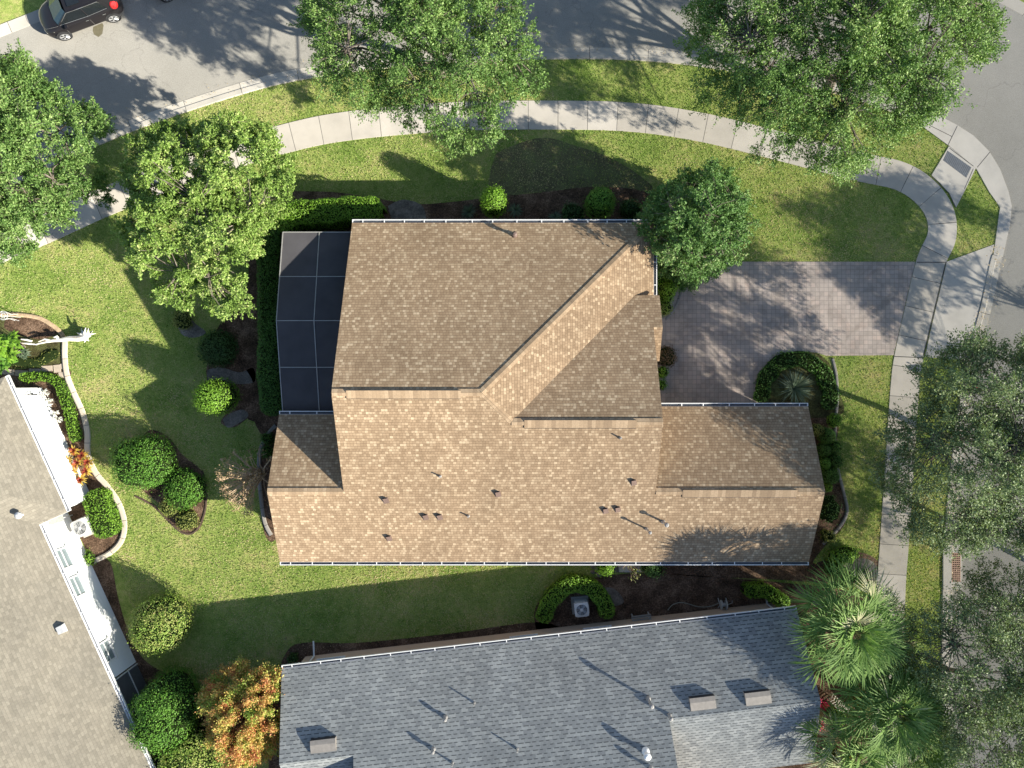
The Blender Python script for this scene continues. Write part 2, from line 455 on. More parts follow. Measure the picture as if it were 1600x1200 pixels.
MIXED = leaf_mat('browning_shrub_leaves', [(0.1, (0.125, 0.237, 0.037)), (0.45, (0.237, 0.350, 0.062)), (0.7, (0.388, 0.413, 0.125)), (1.0, (0.550, 0.425, 0.213))])
COPPER = leaf_mat('copper_leaves', [(0.05, (0.20, 0.32, 0.05)), (0.3, (0.42, 0.46, 0.10)), (0.5, (0.62, 0.45, 0.14)), (0.75, (0.64, 0.30, 0.12)), (1.0, (0.50, 0.17, 0.08))])
CROTON = leaf_mat('croton_leaves', [(0.1, (0.22, 0.03, 0.03)), (0.4, (0.45, 0.10, 0.04)), (0.6, (0.60, 0.38, 0.06)), (0.95, (0.62, 0.50, 0.12))])
PINKL = leaf_mat('pink_leaves', [(0.1, (0.30, 0.02, 0.06)), (0.6, (0.55, 0.05, 0.12)), (0.95, (0.65, 0.15, 0.2))])
PALMG = leaf_mat('palm_fronds', [(0.1, (0.086, 0.172, 0.040)), (0.45, (0.172, 0.287, 0.069)), (0.75, (0.299, 0.414, 0.138)), (0.97, (0.506, 0.483, 0.299))], rough=0.6, sp=0.2, trans=0.2)
YUCCA = leaf_mat('blue_green_blades', [(0.1, (0.07, 0.11, 0.07)), (0.6, (0.13, 0.18, 0.12)), (0.95, (0.22, 0.27, 0.17))])
BLADE = leaf_mat('grass_blades', [(0.05, (0.17, 0.27, 0.055)), (0.35, (0.30, 0.385, 0.115)), (0.65, (0.45, 0.48, 0.20)), (0.95, (0.62, 0.53, 0.33))], rough=0.8, sp=0.1, trans=0.3)
PETAL = leaf_mat('white_petals', [(0.1, (0.55, 0.55, 0.52)), (0.9, (0.8, 0.8, 0.78))])
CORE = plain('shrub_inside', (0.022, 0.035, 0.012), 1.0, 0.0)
# ------------------------------------------------------------ the setting: ground, roads, walks
def sheet(name, poly_px, z, mat, thick=0.0, world_pts=False, kind='structure'):
    mb = MB()
    poly = poly_px if world_pts else G(poly_px)
    mb.prism(poly, z - max(thick, 0.003), z)
    o = mb.build(name, mat)
    if kind: o['kind'] = kind
    return o

NOGRASS = []      # ground polygons without grass blades
mb = MB(); mb.face([(-150, -150, 0), (150, -150, 0), (150, 150, 0), (-150, 150, 0)])
tag(mb.build('ground', LAWN), kind='structure')

KERB_TOP = curve([(-900, 640), (-500, 500), (-260, 405), (-60, 318), (60, 261), (147, 221), (250, 180), (400, 132), (500, 111), (600, 98), (700, 90), (780, 86), (850, 84), (950, 84),
                  (1050, 90), (1150, 104), (1250, 124), (1340, 147), (1425, 178)], 6)
KERB_RIGHT = curve([(1558, 400), (1553, 418), (1541, 475), (1529, 520), (1519, 562), (1508, 620), (1497, 700), (1487, 800), (1482, 900), (1480, 960), (1478, 1250), (1476, 2200)], 6)
CORNER_OUT = [(1432, 170), (1452, 175), (1472, 184), (1495, 196), (1520, 212), (1545, 237), (1562, 265), (1575, 300)]
road = [(x, y) for x, y in KERB_TOP] + CORNER_OUT + [(1580, 322), (1577, 352)] + [(x, y) for x, y in KERB_RIGHT] + [(3200, 2200), (3200, -1800), (-900, -1800)]
sheet('road', road, 0.006, ASPHALT)
NOGRASS.append(G(road))
# verge on the far side of the road, top left and right
far_left = [(-900, 460), (-500, 280), (-180, 120), (0, 49), (41, 33), (130, -2), (300, -58), (600, -120), (900, -150), (1200, -140), (1380, -100), (1480, -55), (1545, -14), (1620, 28), (1700, 95), (1760, 200),
            (1790, 400), (1795, 800), (1795, 2200), (3200, 2200), (3200, -1800), (-900, -1800)]
fl = [far_left[0]] + curve(far_left[:19], 4)[1:] + far_left[19:]
sheet('far_verge', fl, 0.012, LAWN)
kerbprof = [(-0.30, 0.0), (-0.30, 0.022), (-0.02, 0.014), (0.02, 0.05), (0.27, 0.065), (0.30, 0.0)]
mb = MB(); strip(mb, G(curve(far_left[:19], 4)), [(-o, z) for o, z in kerbprof][::-1] if False else [(-0.30, 0.0), (-0.28, 0.022), (0.28, 0.055), (0.30, 0.0)])
tag(mb.build('far_kerb', KERBM), kind='structure')
# near kerb: gutter pan on the road side, low rounded kerb on the lawn side
rev = [(-o, z) for o, z in kerbprof][::-1]
mb = MB(); strip(mb, G(KERB_TOP), rev); tag(mb.build('kerb', KERBM), kind='structure')
NOGRASS.append(offset(G(KERB_TOP), 0.3) + offset(G(KERB_TOP), -0.3)[::-1])
mb = MB(); strip(mb, G(KERB_RIGHT), rev); tag(mb.build('kerb', KERBM), kind='structure')
NOGRASS.append(offset(G(KERB_RIGHT), 0.3) + offset(G(KERB_RIGHT), -0.3)[::-1])

corner = CORNER_OUT + [(1580, 322), (1577, 352), (1566, 402), (1550, 408), (1554, 382), (1562, 324), (1545, 300), (1525, 264), (1482, 228), (1430, 190)]
sheet('corner_apron', corner, 0.045, SLAB, 0.05); NOGRASS.append(G(corner))
ramp_poly = [(1482, 229), (1524, 263), (1508, 296), (1493, 325), (1483, 303), (1469, 287), (1455, 274)]
sheet('kerb_ramp', ramp_poly, 0.040, SLAB, 0.045); NOGRASS.append(G(ramp_poly))
WALKC = curve([(-700, 690), (-300, 522), (-120, 442), (-9, 392), (80, 354), (166, 315), (300, 262), (449, 216), (552, 196), (700, 183), (840, 180), (980, 183), (1090, 198), (1200, 224), (1335, 259),
               (1405, 275), (1445, 300), (1468, 333), (1471, 370), (1454, 410), (1437, 480), (1420, 556), (1414, 600), (1407, 700), (1397, 850), (1391, 950), (1384, 1250), (1380, 2200)], 8)
wp = G(WALKC)
mb = MB(); strip(mb, wp, [(-0.735, 0.0), (-0.735, 0.034), (0.735, 0.034), (0.735, 0.0)][::1])
tag(mb.build('sidewalk', WALK), kind='structure')
NOGRASS.append(offset(wp, 0.74) + offset(wp, -0.74)[::-1])
apron = [(1479, 409), (1553, 382), (1545, 418), (1533, 474), (1521, 520), (1511, 563), (1445, 558), (1453, 520)]
sheet('driveway_apron', apron, 0.030, SLAB, 0.035); NOGRASS.append(G(apron))
drive = [(1000, 409), (1430, 409), (1413, 480), (1396, 555), (1292, 556), (1275, 551), (1245, 548), (1215, 556), (1193, 575), (1183, 605), (1186, 650), (1000, 650)]
sheet('driveway', drive, 0.022, PAVERS, 0.025); NOGRASS.append(G(drive))
# joints scored in the apron, corner slab and ramp
mb = MB()
def line(mb, a, b, w=0.03, z=0.045):
    a, b = P(*a), P(*b); d = (b - a); d.z = 0; L = d.length; d.normalize(); n = Vector((-d.y, d.x, 0)) * w / 2
    mb.face([(*(a - n)[:2], z), (*(b - n)[:2], z), (*(b + n)[:2], z), (*(a + n)[:2], z)])
line(mb, (1477, 411), (1442, 556), 0.05, 0.0385)
line(mb, (1432, 410), (1478, 410), 0.04, 0.0385)
line(mb, (1396, 557), (1444, 559), 0.04, 0.0385)
line(mb, (1545, 420), (1511, 562), 0.03, 0.034)
for a, b in (((1495, 197), (1480, 228)), ((1546, 238), (1526, 262)), ((1443, 192), (1487, 214)), ((1483, 232), (1520, 260))): line(mb, a, b, 0.03, 0.049)
line(mb, (1454, 275), (1482, 302), 0.03, 0.044)
line(mb, (1482, 302), (1493, 325), 0.03, 0.044)
line(mb, (1520, 264), (1506, 296), 0.03, 0.044)
tag(mb.build('slab_joints', JOINT), kind='structure')
# dark warning tiles of the ramp: a ribbed panel
mb = MB()
q = [P(1480, 236, 0.0), P(1517, 262, 0.0), P(1509, 278, 0.0), P(1473, 251, 0.0)]
def quadpt(u, v): return q[0] * (1 - u) * (1 - v) + q[1] * u * (1 - v) + q[2] * u * v + q[3] * (1 - u) * v
mb.prism([tuple(c[:2]) for c in q], 0.03, 0.046)
for i in range(10):
    for k in range(16):
        a = quadpt((k + 0.15) / 16, (i + 0.25) / 10); b2 = quadpt((k + 0.85) / 16, (i + 0.25) / 10); c2 = quadpt((k + 0.85) / 16, (i + 0.7) / 10); d2 = quadpt((k + 0.15) / 16, (i + 0.7) / 10)
        mb.prism([tuple(v[:2]) for v in (a, b2, c2, d2)], 0.046, 0.053, 1)
tag(mb.build('warning_panel', [plain('warning_panel_dark', (0.07, 0.08, 0.10), 0.8), plain('warning_panel_ribs', (0.17, 0.19, 0.22), 0.7)]),
    'dark ribbed warning panel set in the kerb ramp at the street corner', 'warning panel')
# storm inlet by the right kerb
root = tag(empty('storm_drain', P(1489, 886)), 'storm drain inlet with rusty grate in the kerb under the street trees', 'drain')
o = P(1489, 886)
mb = MB()
for c, d in (((-0.33, 0, 0.045), (0.42, 2.3, 0.09)), ((0.40, 0.0, 0.02), (0.1, 1.5, 0.04)), ((0.14, 0.95, 0.03), (0.6, 0.4, 0.06)), ((0.14, -0.95, 0.03), (0.6, 0.4, 0.06))): mb.box(c, d)
mb.build('surround', SLAB, root)
mb = MB(); mb.box((0.13, 0, 0.012), (0.46, 1.5, 0.02), mi=1)
for i in range(15): mb.box((0.13, -0.7 + i * 0.1, 0.045), (0.46, 0.035, 0.03))
for x in (-0.07, 0.03, 0.13, 0.23, 0.33): mb.box((x, 0, 0.04), (0.03, 1.5, 0.03))
mb.build('grate', [plain('rusty_iron', (0.22, 0.13, 0.09), 0.7), BLACKM], root)
NOGRASS.append([(o.x - 0.6, o.y - 1.2), (o.x + 0.6, o.y - 1.2), (o.x + 0.6, o.y + 1.2), (o.x - 0.6, o.y + 1.2)])

# planting beds
def bed(name, pts, mat=MULCH, z=0.010, smooth=True):
    px = curve(list(pts) + [pts[0]], 5)[:-1] if smooth else pts
    o = sheet(name, px, z, mat, 0.0, kind='structure'); NOGRASS.append(G(px)); return o
bed('mulch_bed', [(392, 300), (520, 300), (640, 318), (700, 316), (770, 308), (850, 300), (930, 292), (1010, 300), (1060, 335), (1150, 405), (1100, 430), (1068, 452), (1060, 480), (1040, 520), (1052, 545), (1060, 565), (1045, 585), (1040, 640), (560, 640), (560, 400), (400, 660), (388, 500)])
bed('sandy_bed', [(322, 580), (330, 545), (345, 505), (390, 470), (400, 560), (404, 640), (385, 655), (365, 668), (345, 660), (355, 640), (330, 625)], MULCH, 0.014)
bed('sandy_bed', [(324, 578), (345, 574), (375, 582), (395, 575), (398, 596), (370, 600), (340, 594), (326, 598)], SANDY, 0.018)
bed('sandy_bed', [(348, 655), (362, 645), (380, 640), (388, 650), (372, 662), (356, 668)], SANDY, 0.018)
bed('mulch_bed', [(372, 468), (402, 430), (440, 450), (445, 690), (400, 665), (396, 600), (378, 560)], MULCH, 0.018)
bed('sandy_bed', [(276, 500), (292, 488), (305, 505), (322, 520), (300, 528), (282, 520)], SANDY)
bed('mulch_bed', [(432, 668), (412, 690), (405, 730), (406, 780), (414, 835), (432, 842), (470, 780), (470, 690)])
bed('mulch_bed', [(1262, 640), (1296, 632), (1312, 650), (1306, 700), (1312, 750), (1324, 790), (1318, 822), (1290, 852), (1270, 880), (1300, 870), (1330, 862), (1360, 868), (1376, 884), (1372, 905), (1320, 912), (1200, 905), (1080, 900), (1000, 888), (1000, 860), (1240, 860), (1240, 700)])
bed('sandy_bed', [(1318, 880), (1345, 872), (1366, 880), (1370, 900), (1340, 902), (1322, 893)], SANDY, 0.014)
bed('mulch_bed', [(838, 985), (835, 955), (850, 930), (880, 908), (930, 902), (1000, 895), (1100, 900), (1240, 912), (1330, 925), (1382, 950), (1392, 1010), (1400, 1110), (1420, 1250), (1180, 1250), (1180, 985), (1120, 1000)])
bed('mulch_bed', [(432, 1058), (448, 1018), (475, 1004), (560, 1004), (700, 990), (845, 972), (870, 1000), (700, 1040), (520, 1060), (470, 1200), (420, 1200)])
bed('mulch_bed', [(1190, 650), (1182, 610), (1192, 574), (1215, 555), (1245, 547), (1278, 553), (1300, 575), (1310, 610), (1310, 650)], TUFTSOIL, 0.016)
bed('sandy_bed', [(924, 888), (945, 893), (1000, 894), (1010, 884), (1000, 872), (924, 870)], SANDY, 0.016)
bed('sandy_bed', [(606, 322), (630, 312), (660, 322), (662, 350), (620, 352)], SANDY, 0.016)
bed('sandy_bed', [(940, 918), (960, 920), (975, 940), (955, 945)], SANDY, 0.016)
# left neighbour's beds inside its pale edging
bed('mulch_bed', [(-60, 500), (0, 492), (30, 497), (62, 497), (86, 512), (99, 535), (101, 575), (60, 572), (-60, 578)], TUFTSOIL)
bed('mulch_bed', [(10, 497), (60, 498), (90, 518), (60, 530), (10, 515)], MULCH, 0.015)
bed('mulch_bed', [(-20, 580), (101, 575), (108, 600), (122, 630), (132, 660), (137, 690), (138, 715), (150, 742), (170, 768), (186, 795), (192, 825), (182, 850), (160, 868), (146, 872), (120, 830), (60, 700), (-20, 620)])
bed('mulch_bed', [(146, 872), (172, 878), (184, 930), (200, 985), (225, 1030), (262, 1052), (300, 1060), (330, 1200), (200, 1200), (180, 1000), (140, 900)])
bed('mulch_bed', [(215, 690), (235, 672), (262, 682), (285, 710), (318, 740), (322, 790), (312, 826), (290, 833), (266, 815), (252, 790), (222, 765), (205, 735)])
THIN = curve([(775, 240), (800, 228), (850, 215), (900, 228), (950, 245), (1000, 275), (1010, 300), (850, 300), (770, 306), (765, 275), (775, 240)], 5)[:-1]
sheet('worn_shaded_lawn', THIN, 0.007, ground_mat('worn_shaded_soil', [(0.3, (0.13, 0.115, 0.065)), (0.5, (0.18, 0.17, 0.085)), (0.68, (0.20, 0.22, 0.09))], big=1.0, fine=8, fine_amt=0.7, grit=(24, 0.3)))  # sparse dead grass, with tree shade also put into the soil colour
# tan stepping path of the left neighbour
mb = MB()
for i, (x, y, w, h) in enumerate([(12, 581, 22, 9), (34, 583, 20, 9), (55, 580, 18, 8), (74, 576, 17, 9), (90, 576, 11, 12), (97, 586, 9, 9), (99, 572, 8, 8)]):
    a = P(x, y); mb.box((a.x, a.y, 0.03), (w * 0.0325, h * 0.0325, 0.03), rz=-0.1 + 0.05 * i)
tag(mb.build('stepping_path', plain('tan_flagstone', (0.45, 0.38, 0.31), 0.9)), kind='structure')

def edging(pts, label, w=0.11, h=0.12, mat=EDGING):
    path = G(curve(pts, 8)); mb = MB()
    strip(mb, path, [(-w, 0.0), (-w, h * 0.7), (-w * 0.5, h), (w * 0.5, h), (w, h * 0.7), (w, 0.0)])
    NOGRASS.append(offset(path, w) + offset(path, -w)[::-1])
    return tag(mb.build('garden_edging', mat), label, 'edging')
edging([(102, 533), (102, 560), (106, 588), (118, 618), (130, 645), (137, 675), (138, 710), (150, 738), (170, 762), (187, 788), (195, 818), (190, 845), (172, 864), (146, 877)], 'cream concrete edging snaking round the bed beside the white house', 0.13)
edging([(0, 492), (30, 492), (62, 497), (82, 508), (96, 520), (101, 531)], 'short tan stone edging curving round the mulch bed behind the driftwood', 0.10, mat=plain('tan_edging', (0.46, 0.34, 0.22), 0.9, var=0.25))
edging([(432, 664), (418, 680), (407, 705), (405, 740), (408, 775), (414, 815), (424, 836)], 'dull grey edging along the west gable of the tan roofed house', 0.09, mat=EDGEGREY)
edging([(1300, 560), (1306, 585), (1308, 620), (1306, 650), (1304, 690), (1308, 730), (1318, 770), (1323, 800), (1310, 825), (1285, 850)], 'thin worn edging between the garage shrubs and the side lawn', 0.07, 0.08, mat=EDGEGREY)
edging([(212, 775), (240, 790), (262, 812), (285, 832), (305, 830), (320, 800), (322, 760), (316, 735)], 'dark thin edging round the bed of four clipped shrubs', 0.05, 0.05, mat=plain('dark_edging', (0.09, 0.06, 0.045), 0.9))
# pavement border of the driveway on the west side
edging([(1092, 424), (1072, 440), (1062, 462), (1055, 480), (1040, 500)], 'short pale edging where the driveway meets the entry shrubs', 0.06, 0.05, mat=EDGEGREY)

# ------------------------------------------------------------ the tan-roofed house
PT = 0.483; ZR = 6.85; YR = -0.35; XR = -1.27; YC = -1.6; XC = 6.40
zs = lambda x, y: ZR - (YR - y) * PT
za = lambda x, y: ZR - (y - YR) * PT
zb = lambda x, y: ZR - (x - XR) * PT
ZC = zs(0, YC); zc = lambda x, y: ZC - (y - YC) * PT
ZW = zs(0, -4.785); zw = lambda x, y: ZW - (y + 4.785) * PT
zd = lambda x, y: zc(0, 2.58) - (2.58 - y) * PT

def roof_plane(mb, pts, fz, updir, th=0.14, side=1):
    """sloped roof slab over a plan polygon; updir = plan unit vector pointing up the slope"""
    ux, uy = updir
    g = fz(ux, uy) - fz(0, 0); k = math.sqrt(1 + g * g)
    uvf = lambda x, y: ((-uy * x + ux * y), (ux * x + uy * y) * k)
    a = sum(pts[i][0] * pts[(i + 1) % len(pts)][1] - pts[(i + 1) % len(pts)][0] * pts[i][1] for i in range(len(pts)))
    if a < 0: pts = pts[::-1]
    for t in tessellate_polygon([[Vector((x, y, 0)) for x, y in pts]]):
        p = [pts[i] for i in t]
        ar = (p[1][0]-p[0][0])*(p[2][1]-p[0][1])-(p[2][0]-p[0][0])*(p[1][1]-p[0][1])
        if ar < 0: p = p[::-1]
        mb.face([(x, y, fz(x, y)) for x, y in p], 0, [uvf(x, y) for x, y in p])
        mb.face([(x, y, fz(x, y) - th) for x, y in p[::-1]], side)
    n = len(pts)
    for i in range(n):
        (x0, y0), (x1, y1) = pts[i], pts[(i + 1) % n]
        mb.face([(x0, y0, fz(x0, y0) - th), (x1, y1, fz(x1, y1) - th), (x1, y1, fz(x1, y1)), (x0, y0, fz(x0, y0))], side)

def gutter(pts, out, name='gutter', parent=None, step=1.1, inner=GUTTER_IN, z=None):
    """open white gutter with hangers along a straight eave; pts = two 3-D points, out = plan unit vector away from the roof"""
    a, b = Vector(pts[0]), Vector(pts[1]); o = Vector((out[0], out[1], 0)); d = (b - a); L = d.length; d.normalize()
    mb = MB(); W, D = 0.125, 0.11
    def bar(o0, o1, z0, z1, mi=0, s0=0.0, s1=L):
        p = [a + o * o0 + d * s0, a + o * o1 + d * s0, a + o * o1 + d * s1, a + o * o0 + d * s1]
        mb.prism([tuple(v[:2]) for v in p], a.z + z0, a.z + z1, mi)
    bar(0.012, W, -D, -D + 0.03, 1)
    bar(W, W + 0.032, -D, 0.0)
    bar(0.0, 0.012, -D, -0.02)
    bar(0.012, W, -D, -0.005, 0, 0, 0.03); bar(0.012, W, -D, -0.005, 0, L - 0.03, L)
    s = 0.5
    while s < L - 0.2:
        bar(0.012, W, -0.02, -0.008, 0, s - 0.02, s + 0.02); s += step * random.uniform(0.8, 1.2)
    return mb.build(name, [WHITE, inner], parent)

house = tag(empty('house', (0, 0, 0)), 'main house with tan shingle roof, crossing gables and long white gutters', 'house')
mb = MB()
roof_plane(mb, [(-10.91, -8.36), (13.95, -8.36), (13.95, -4.785), (XC, -4.785), (XC, YC), (-0.02, YC), (XR, YR), (-7.5, YR), (-7.5, -4.785), (-10.91, -4.785)], zs, (0, 1))
roof_plane(mb, [(-7.5, 7.57), (6.65, 7.57), (XR, YR), (-7.5, YR)], za, (0, -1))
roof_plane(mb, [(XR, YR), (-0.02, YC), (5.69, 4.11), (6.65, 4.06), (6.65, 7.57)], zb, (-1, 0))
roof_plane(mb, [(-0.02, YC), (XC, YC), (XC, 2.58), (6.82, 2.58), (6.82, 4.11), (5.69, 4.11)], zc, (0, -1))
roof_plane(mb, [(6.0, 2.575), (6.82, 2.575), (6.82, 1.05), (6.0, 1.05)], zd, (0, 1), th=0.12)
roof_plane(mb, [(6.0, -4.79), (13.95, -4.79), (13.95, -1.05), (6.0, -1.05)], zw, (0, -1))
roof_plane(mb, [(-10.91, -4.79), (-7.1, -4.79), (-7.1, -1.42), (-10.91, -1.42)], zw, (0, -1))
FASCIA = plain('cream_fascia', (0.50, 0.42, 0.33), 0.8)
roof = mb.build('roof', [TAN, FASCIA], house)
# cap shingles on hips and ridges
def cap(a, b, w=0.15, lift=0.02):
    a, b = Vector(a), Vector(b); d = (b - a).normalized(); s = d.cross(Vector((0, 0, 1))).normalized()
    mb = MB(); L = (b - a).length; dz = w * 0.36
    up = Vector((0, 0, 1)); th = up * 0.045
    l0, l1, r0, r1 = a + s * w - up * dz, b + s * w - up * dz, a - s * w - up * dz, b - s * w - up * dz
    t = up * lift
    mb.face([a + t, b + t, l1 + t, l0 + t][::-1], 0, [(0, 0), (L, 0), (L, w), (0, w)][::-1]); mb.face([a + t, r0 + t, r1 + t, b + t][::-1], 0, [(0, 0), (0, w), (L, w), (L, 0)][::-1])
    mb.face([l0 + t, l1 + t, l1 - th, l0 - th][::-1], 0); mb.face([r0 + t, r1 + t, r1 - th, r0 - th], 0)
    mb.face([a + t, l0 + t, l0 - th, r0 - th, r0 + t][::-1], 0)
    return mb.build('ridge_cap', TANCAP, roof)
cap((-7.48, YR, ZR), (XR, YR, ZR))
cap((XR, YR, ZR), (6.6, 7.52, za(0, 7.52)), 0.15, 0.035)
cap((XR, YR, ZR), (-0.02, YC, ZC), 0.12)
cap((-0.02, YC, ZC), (XC, YC, ZC))
cap((XC + 0.02, -4.785, ZW), (13.93, -4.785, ZW))
cap((-10.9, -4.785, ZW), (-7.52, -4.785, ZW))
# long low ridge vents
def ridge_vent(x0, x1, y):
    mb = MB(); z = zs(0, y)
    yn, ys_, h = y + 0.10, y - 0.24, 0.06
    A = [(x0, yn, zs(0, y) + 0.01 + h), (x1, yn, zs(0, y) + 0.01 + h), (x1, ys_, zs(0, ys_) + 0.055), (x0, ys_, zs(0, ys_) + 0.055)]
    B = [(p[0], p[1], p[2] - 0.16) for p in A]
    mb.face(A[::-1], 0, [(p[0], p[1]) for p in A[::-1]])
    for i in range(4):
        j = (i + 1) % 4
        mb.face([B[i], B[j], A[j], A[i]][::-1], 1)
    mb.prism([(x0, ys_ - 0.022), (x1, ys_ - 0.022), (x1, ys_ - 0.001), (x0, ys_ - 0.001)], zs(0, ys_) - 0.03, zs(0, ys_) + 0.012, 1)
    return mb.build('ridge_vent', [TANCAP, BLACKM], roof)
ridge_vent(-6.88, -2.12, YR - 0.02)
ridge_vent(0.52, 5.28, YC - 0.03)
ridge_vent(7.60, 12.70, -4.785 - 0.03)
# small slanted box vents on the south slope: dark opening, weathered hood
def box_vent(px, py, mat=VENT_PINK, parent=roof, fz=zs, s=1.0, rz=0.0):
    z = 4.5
    for _ in range(6):
        a = P(px, py, z); z = fz(a.x, a.y)
    a = P(px, py, z); mb = MB()
    R = Matrix.Rotation(rz, 3, 'Z')
    def pt(x, y, h):
        v = R @ Vector((x * s, y * s, 0)); return Vector((a.x + v.x, a.y + v.y, fz(a.x + v.x, a.y + v.y) + h * s))
    w, l, h = 0.10, 0.11, 0.17
    t = [pt(-w, -l, 0.03), pt(w, -l, 0.03), pt(w, l, h), pt(-w, l, h)]; bt = [pt(-w, -l, -0.02), pt(w, -l, -0.02), pt(w, l, -0.02), pt(-w, l, -0.02)]
    mb.face(t, 0)
    for i in range(4):
        j = (i + 1) % 4; mb.face([bt[i], bt[j], t[j], t[i]], 1 if i == 2 else 0)
    fl = 0.03
    f = [pt(-w - fl, -l - fl, 0.008), pt(w + fl, -l - fl, 0.008), pt(w + fl, l + fl, 0.008), pt(-w - fl, l + fl, 0.008)]
    mb.face(f, 0)
    return mb.build('roof_vent', [mat, BLACKM], parent)
for x, y in ((603, 782), (665, 808), (687, 808), (778, 772), (608, 841), (990, 754), (946, 798), (965, 796)): box_vent(x, y, rz=0.2)
def pipe(px, py, h, r, mat=PIPEM, parent=roof, fz=zs, capr=None, base=True):
    z = 4.5
    for _ in range(6):
        a = P(px, py, z); z = fz(a.x, a.y)
    a = P(px, py, z); mb = MB()
    prof = [(r, -0.25), (r, h * 0.8), (r, h)]
    if capr: prof = [(r, -0.25), (r, h - 0.16), (capr, h - 0.15), (capr, h - 0.05), (capr * 0.45, h)]
    mb.lathe((a.x, a.y, z), prof, 14)
    if base: mb.lathe((a.x, a.y, z), [(r * 2.3, -0.12), (r * 1.8, 0.05), (r * 1.05, 0.12)], 14)
    return mb.build('vent_pipe', mat, parent)
pipe(688, 744, 0.30, 0.035); pipe(732, 806, 0.30, 0.035); pipe(969, 684, 0.30, 0.035)
pipe(1036, 815, 0.85, 0.05, capr=0.10); pipe(1010, 826, 0.95, 0.04, capr=0.075)
pipe(804, 368, 0.45, 0.07, VENT_PINK, fz=za, capr=0.12)
# gutters
for pts, out in ((((-10.91, -8.36, zs(0, -8.36)), (13.95, -8.36, zs(0, -8.36))), (0, -1)), (((-7.5, 7.57, za(0, 7.57)), (6.65, 7.57, za(0, 7.57))), (0, 1)),
                 (((6.65, 4.15, zb(6.65, 0)), (6.65, 7.57, zb(6.65, 0))), (1, 0)), (((6.42, -1.05, zw(0, -1.05)), (13.95, -1.05, zw(0, -1.05))), (0, 1)),
                 (((-10.91, -1.42, zw(0, -1.42)), (-7.52, -1.42, zw(0, -1.42))), (0, 1))):
    gutter(pts, out, parent=house)
# walls as one shell of extruded profiles
mb = MB()
def xprism(mb, prof, x0, x1, mi=0):
    n = len(prof)
    for i in range(n):
        (y0, z0), (y1, z1) = prof[i], prof[(i + 1) % n]
        if i == 0: continue
        mb.face([(x0, y0, z0), (x0, y1, z1), (x1, y1, z1), (x1, y0, z0)][::-1], mi)
    mb.face([(x0, y, z) for y, z in prof][::-1], mi); mb.face([(x1, y, z) for y, z in prof], mi)
xprism(mb, [(-7.88, 0), (7.10, 0), (7.10, 3.02), (YR, 6.62), (-7.88, 3.0)], -7.15, -1.4)
xprism(mb, [(-7.875, 0), (3.95, 0), (3.95, 3.3), (YC, 6.0), (-7.875, 2.995)], -1.39, 6.05)
mb.prism([(-1.395, 3.90), (6.20, 3.90), (6.20, 7.095), (-1.395, 7.095)], 0, 2.98)
xprism(mb, [(-7.87, 0), (-1.45, 0), (-1.45, 2.75), (-4.785, 4.4), (-7.87, 2.99)], 6.06, 13.55)
xprism(mb, [(-7.87, 0), (-1.80, 0), (-1.80, 2.9), (-4.785, 4.4), (-7.87, 2.99)], -10.52, -7.16)
mb.prism([(6.055, 1.2), (6.55, 1.2), (6.55, 3.94), (6.055, 3.94)], 2.55, lambda x, y: (zd(x, y) if y < 2.58 else zc(x, y)) - 0.2)
for y in (1.3, 3.85): mb.box((6.40, y, 1.28), (0.25, 0.25, 2.55))
mb.build('wall', STUCCO, house)
def window(parent, c, w, h, out, glass=DARKGLASS, frame=WHITE):
    """c = centre on the wall face, out = plan normal"""
    o = Vector((out[0], out[1], 0)).normalized(); t = Vector((-o.y, o.x, 0)); c = Vector(c)
    def bar(u0, u1, z0, z1, d0, d1, mb):
        p = [c + t * u0 + o * d0, c + t * u1 + o * d0, c + t * u1 + o * d1, c + t * u0 + o * d1]
        mb.prism([tuple(v[:2]) for v in p], c.z + z0, c.z + z1, bottom=True)
    mb = MB(); f = 0.07
    bar(-w/2 - f, w/2 + f, h/2, h/2 + f, 0.0, 0.05, mb); bar(-w/2 - f - 0.05, w/2 + f + 0.05, -h/2 - f, -h/2, 0.0, 0.11, mb)
    bar(-w/2 - f, -w/2, -h/2, h/2, 0.0, 0.05, mb); bar(w/2, w/2 + f, -h/2, h/2, 0.0, 0.05, mb)
    bar(-w/2, w/2, -0.025, 0.025, 0.0, 0.04, mb)
    wo = mb.build('window', frame, parent)
    mb = MB(); bar(-w/2, w/2, -h/2, h/2, -0.02, 0.015, mb); mb.build('pane', glass, wo)
    return wo
for x in (-9, -4.5, 0.0, 4.5, 9.5): window(house, (x, -7.88, 1.5), 1.3, 1.2, (0, -1))
for x in (-4.5, -0.5, 3.6): window(house, (x, 7.10, 1.5), 1.3, 1.2, (0, 1))
window(house, (13.55, -4.7, 1.6), 1.6, 1.3, (1, 0)); window(house, (9.8, -1.45, 1.5), 1.6, 1.2, (0, 1)); window(house, (-10.52, -4.8, 1.5), 1.2, 1.2, (-1, 0))
window(house, (6.20, 5.6, 1.5), 1.4, 1.2, (1, 0))
mb = MB()
for i in range(4): mb.box((6.075, 0.9 + 0.0, 0.28 + i * 0.55), (0.05, 3.9, 0.53))
gd = mb.build('garage_door', plain('garage_door_white', (0.7, 0.68, 0.64), 0.5), house)

